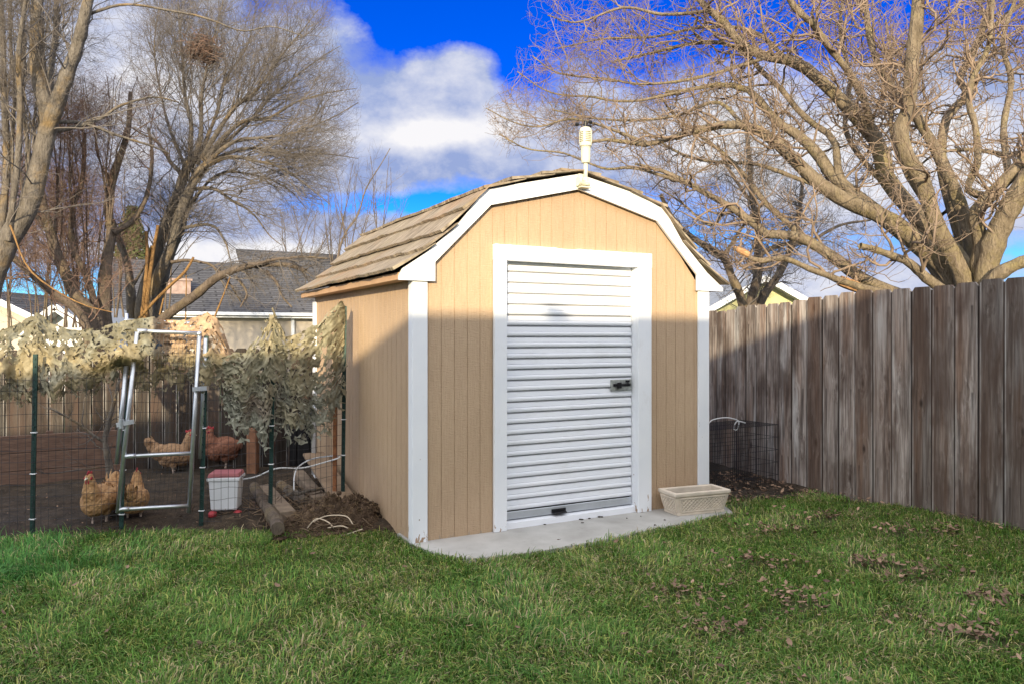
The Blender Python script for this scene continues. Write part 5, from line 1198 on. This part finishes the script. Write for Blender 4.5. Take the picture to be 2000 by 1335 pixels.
# ------------------------------------------------------------------ grass and leaves
LC=[G(*p)[:2] for p in((1785,1140),(1700,1112),(1840,1062),(1935,1190),(1620,1020),(1475,1100),(1560,1175),(1880,1250),(1330,1160),(1750,1055),(1505,1040),(1400,1230))]
def litter_at(x,y):
    t=0
    for k,c in enumerate(LC): t=np.maximum(t,np.exp(-((x-c[0])/(.10+.05*(k%3)))**2-((y-c[1])/(.09+.03*(k%2)))**2))
    return t
def inside_shed(x,y):
    lx=(x-SC[0])*U[0]+(y-SC[1])*U[1]; ly=(x-SC[0])*V[0]+(y-SC[1])*V[1]; return lx,ly
def grass():
    N0=300000; y=2.2+rng.random(N0)**1.1*5.6; x=(rng.random(N0)*2-1)*(y*.72+.55)
    lx,ly=inside_shed(x,y); nz=vnoise(x,y,6,2)*.1
    fr=np.interp(lx,[-.1,-.02,.02,.09,.2,.47,.8,1.08,1.45,1.84,2.25,2.62,2.72,2.74],[.2,-.03,-.25,-.42,-.53,-.58,-.58,-.57,-.53,-.47,-.42,-.37,-.2,.0])
    k=~((lx>-.03)&(lx<2.76)&(ly>fr+.012)); k&=~((lx>-.02)&(ly>-.02)&(lx<SW+.02))
    A=np.interp(x,[-6.5,-4.2,-3.5,-2.9,-2.4,-1.9,-1.55,-1.0,-.7],[5.05,5.3,5.42,5.55,5.62,5.66,5.62,5.55,5.6]); k&=~((x<-.7)&(y>A+nz)); k&=~((lx<0)&(y>5.62))
    ed=6.75+.22*(vnoise(x,np.ones_like(x),3)-.5)+.35*ss(2.3,3.0,x); k&=~((x>1.4)&(y>ed))
    fx=np.interp(y,[p[1] for p in RFP][::-1],[p[0] for p in RFP][::-1]); k&=x<fx-.015
    # thin patches of litter near the right fence
    bare=vnoise(x,y,1.7,5)*.6+vnoise(x,y,5,6)*.4; dens=1-.75*ss(.58,.72,bare)*ss(.8,2.4,x); dens*=1-.35*ss(.6,.75,vnoise(x,y,2.5,8)); dens*=1-.25*ss(4.0,3.0,y)*0
    dens=dens*(1-.72*litter_at(x,y)*(.5+vnoise(x,y,14,71))); k&=rng.random(N0)<dens; x=x[k];y=y[k];lx=lx[k];ly=ly[k];fr=fr[k]; n=len(x)
    cl=vnoise(x,y,9,3)*.6+vnoise(x,y,22,13)*.4; lush=ss(.45,.7,vnoise(x,y,.9,21)*.5+.36*ss(.8,-3.0,x)*ss(3.6,5.6,y)+.12*ss(.3,.8,cl))
    Lh=(.026+.042*cl)*rng.uniform(.6,1.5,n)*(1+.35*lush); edge=(abs(ly-fr)<.08)&(lx>-.1)&(lx<2.8); Lh*=np.where(edge,1.15,1)
    tall=rng.random(n)<.03; Lh=np.where(tall,Lh*1.6,Lh)
    ang=vnoise(x,y,2.2,30)*9+rng.normal(size=n)*.9; lean=np.clip(rng.normal(.85,.45,n)+.35*(1-lush),.15,1.45); dirx=np.cos(ang);diry=np.sin(ang); px_=-diry;py_=dirx
    wd=rng.uniform(.0014,.0030,n)*(1+.5*(y<3.6)*0); z0=gz(x,y)-.012; b=np.stack([x,y,z0],1); side=np.stack([px_,py_,np.zeros(n)],1)*wd[:,None]
    def at(t,bend): 
        a=lean*(t**.7)*bend; return b+np.stack([dirx*np.sin(a)*Lh*t,diry*np.sin(a)*Lh*t,np.cos(a)*Lh*t+.01],1)
    m1=at(.45,.75); m2=at(.8,1.0); tp=at(1.0,1.18)
    Vt=np.stack([b-side,b+side,m1-side*.95,m1+side*.95,m2-side*.6,m2+side*.6,tp],1).reshape(-1,3); i=np.arange(n)[:,None]*7
    quads=np.concatenate([np.concatenate([i,i+1,i+3,i+2],1),np.concatenate([i+2,i+3,i+5,i+4],1)]); tris=np.concatenate([i+4,i+5,i+6],1)
    g1=np.array([.065,.165,.025]);g2=np.array([.165,.285,.05]);g3=np.array([.045,.20,.045]);dry=np.array([.50,.44,.21]);tan=np.array([.38,.30,.19])
    t=rng.random(n)[:,None]; c=g1*(1-t)+g2*t; lw=lush[:,None]; c=c*(1-lw*.75)+(g3*(1-t)+np.array([.11,.28,.065])*t)*lw*.75
    pd=.05+.20*(1-lush)*ss(.25,.7,vnoise(x,y,3.5,44)); dm=rng.random(n)<pd; q=rng.random(n)[:,None]; c=np.where(dm[:,None],dry*(1-q)+tan*q,c); yl=(rng.random(n)<.18*(1-lush)); c=np.where(yl[:,None],np.array([.32,.34,.09]),c)
    c*=rng.uniform(.5,1.6,(n,1)); col=np.repeat(c,7,axis=0)
    o=arr_mesh('grass',Vt,[quads,tris],M['grass'],col=col); tag(o,kind='stuff')
grass()
def leaves():
    n=6500; y=2.8+rng.random(n)*4.6; x=(rng.random(n)*2-1)*(y*.72+.4); d_=vnoise(x,y,1.7,5)*.6+vnoise(x,y,5,6)*.4; lx,ly=inside_shed(x,y)
    fx=np.interp(y,[p[1] for p in RFP][::-1],[p[0] for p in RFP][::-1]); pr=.03+.9*ss(.50,.64,d_)*ss(.3,2.1,x)+.25*ss(.55,.68,vnoise(x,y,3.1,77))*ss(-.5,1.5,x)+.5*ss(.35,.05,fx-x)*(x>1); k=(rng.random(n)<pr)&(x<fx-.03)&~((lx>-.05)&(lx<2.76)&(ly>-.5))&~((x<-.8)&(y>5.4))
    x=x[k];y=y[k]; zz=gz(x,y)+rng.uniform(.02,.055,len(x))
    cx_=[];cy_=[]
    for q,c in enumerate(LC): cx_.append(rng.normal(c[0],.09,60)); cy_.append(rng.normal(c[1],.07,60))
    cx_=np.concatenate(cx_);cy_=np.concatenate(cy_); kk=cx_<np.interp(cy_,[p[1] for p in RFP][::-1],[p[0] for p in RFP][::-1])-.04; x=np.concatenate([x,cx_[kk]]);y=np.concatenate([y,cy_[kk]]); zz=np.concatenate([zz,gz(cx_[kk],cy_[kk])+rng.uniform(.01,.05,kk.sum())])
    # littered earth beside the shed
    m2=900; yy=rng.uniform(6.65,7.9,m2); t=rng.random(m2); xl=1.75+.0*yy; xr=np.interp(yy,[p[1] for p in RFP][::-1],[p[0] for p in RFP][::-1])-.03; xx=np.maximum(xl,xr-1.3*t); x=np.concatenate([x,xx]); y=np.concatenate([y,yy]); zz=np.concatenate([zz,rng.uniform(.02,.05,m2)])
    # litter in the run
    m3=260; xx=rng.uniform(-4.5,-1.2,m3); yy=rng.uniform(5.6,8.0,m3); kk=~((xx>-2.0)&(yy>7.4)); x=np.concatenate([x,xx[kk]]); y=np.concatenate([y,yy[kk]]); zz=np.concatenate([zz,np.full(kk.sum(),.045)])
    n=len(x); c0=np.stack([x,y,zz],1); a=rng.uniform(0,6.28,n); s=rng.uniform(.007,.022,n)[:,None]; s[-int(kk.sum()):]*=.55; tilt=rng.normal(size=(n,3))*.35; tilt[:,2]=1; tilt/=np.linalg.norm(tilt,axis=1)[:,None]
    e=np.stack([np.cos(a),np.sin(a),rng.normal(size=n)*.3],1); f=np.cross(tilt,e); curl=rng.uniform(.1,.8,(n,1))
    L=[]
    for k in range(5):
        t=(k/4-.5)*2; w=[.12,.55,.62,.45,.04][k]; ctr=c0+e*s*t+tilt*s*curl*t*t*.8; L+=[ctr-f*s*w+tilt*s*w*curl*.8,ctr,ctr+f*s*w*rng.uniform(.7,1.1,(n,1))+tilt*s*w*curl*.6]
    Vt=np.stack(L,1).reshape(-1,3); i=np.arange(n)[:,None]*15; q=[]
    for k in range(4):
        for j in range(2): q.append(np.concatenate([i+3*k+j,i+3*k+j+1,i+3*k+j+4,i+3*k+j+3],1))
    t=rng.random((n,1)); col=np.array([.13,.08,.055])*(1-t)+np.array([.34,.225,.15])*t; col*=rng.uniform(.6,1.3,(n,1))
    o=arr_mesh('fallen_leaves',Vt,[np.concatenate(q)],M['leaf'],col=np.repeat(col,15,axis=0)); tag(o,kind='stuff')
leaves()
def slab_bits():
    for k,(lx,ly,sz) in enumerate([(a,b,c*.62) for a,b,c in [(1.05,-.012,.018),(1.38,-.010,.028),(1.45,-.012,.024),(1.56,-.012,.03),(1.33,-.10,.02),(1.72,-.14,.014),(1.86,-.14,.012),(1.95,-.33,.02),(1.78,-.42,.022)]]):
        m=MB(); rr=random.Random(k)
        for _ in range(4): m.ell((rr.uniform(-sz,sz)*.6,rr.uniform(-sz,sz)*.2,.002+sz*.15),(sz*rr.uniform(.4,.8),sz*rr.uniform(.25,.5),sz*rr.uniform(.2,.35)),n=7)
        o=m.build('dirt_crumb',M['soil'],smooth=True); o.location=L2W(lx,ly,.019); tag(o,'small dark crumb of dirt on the concrete slab','dirt crumb','dirt crumbs on the slab')
slab_bits()
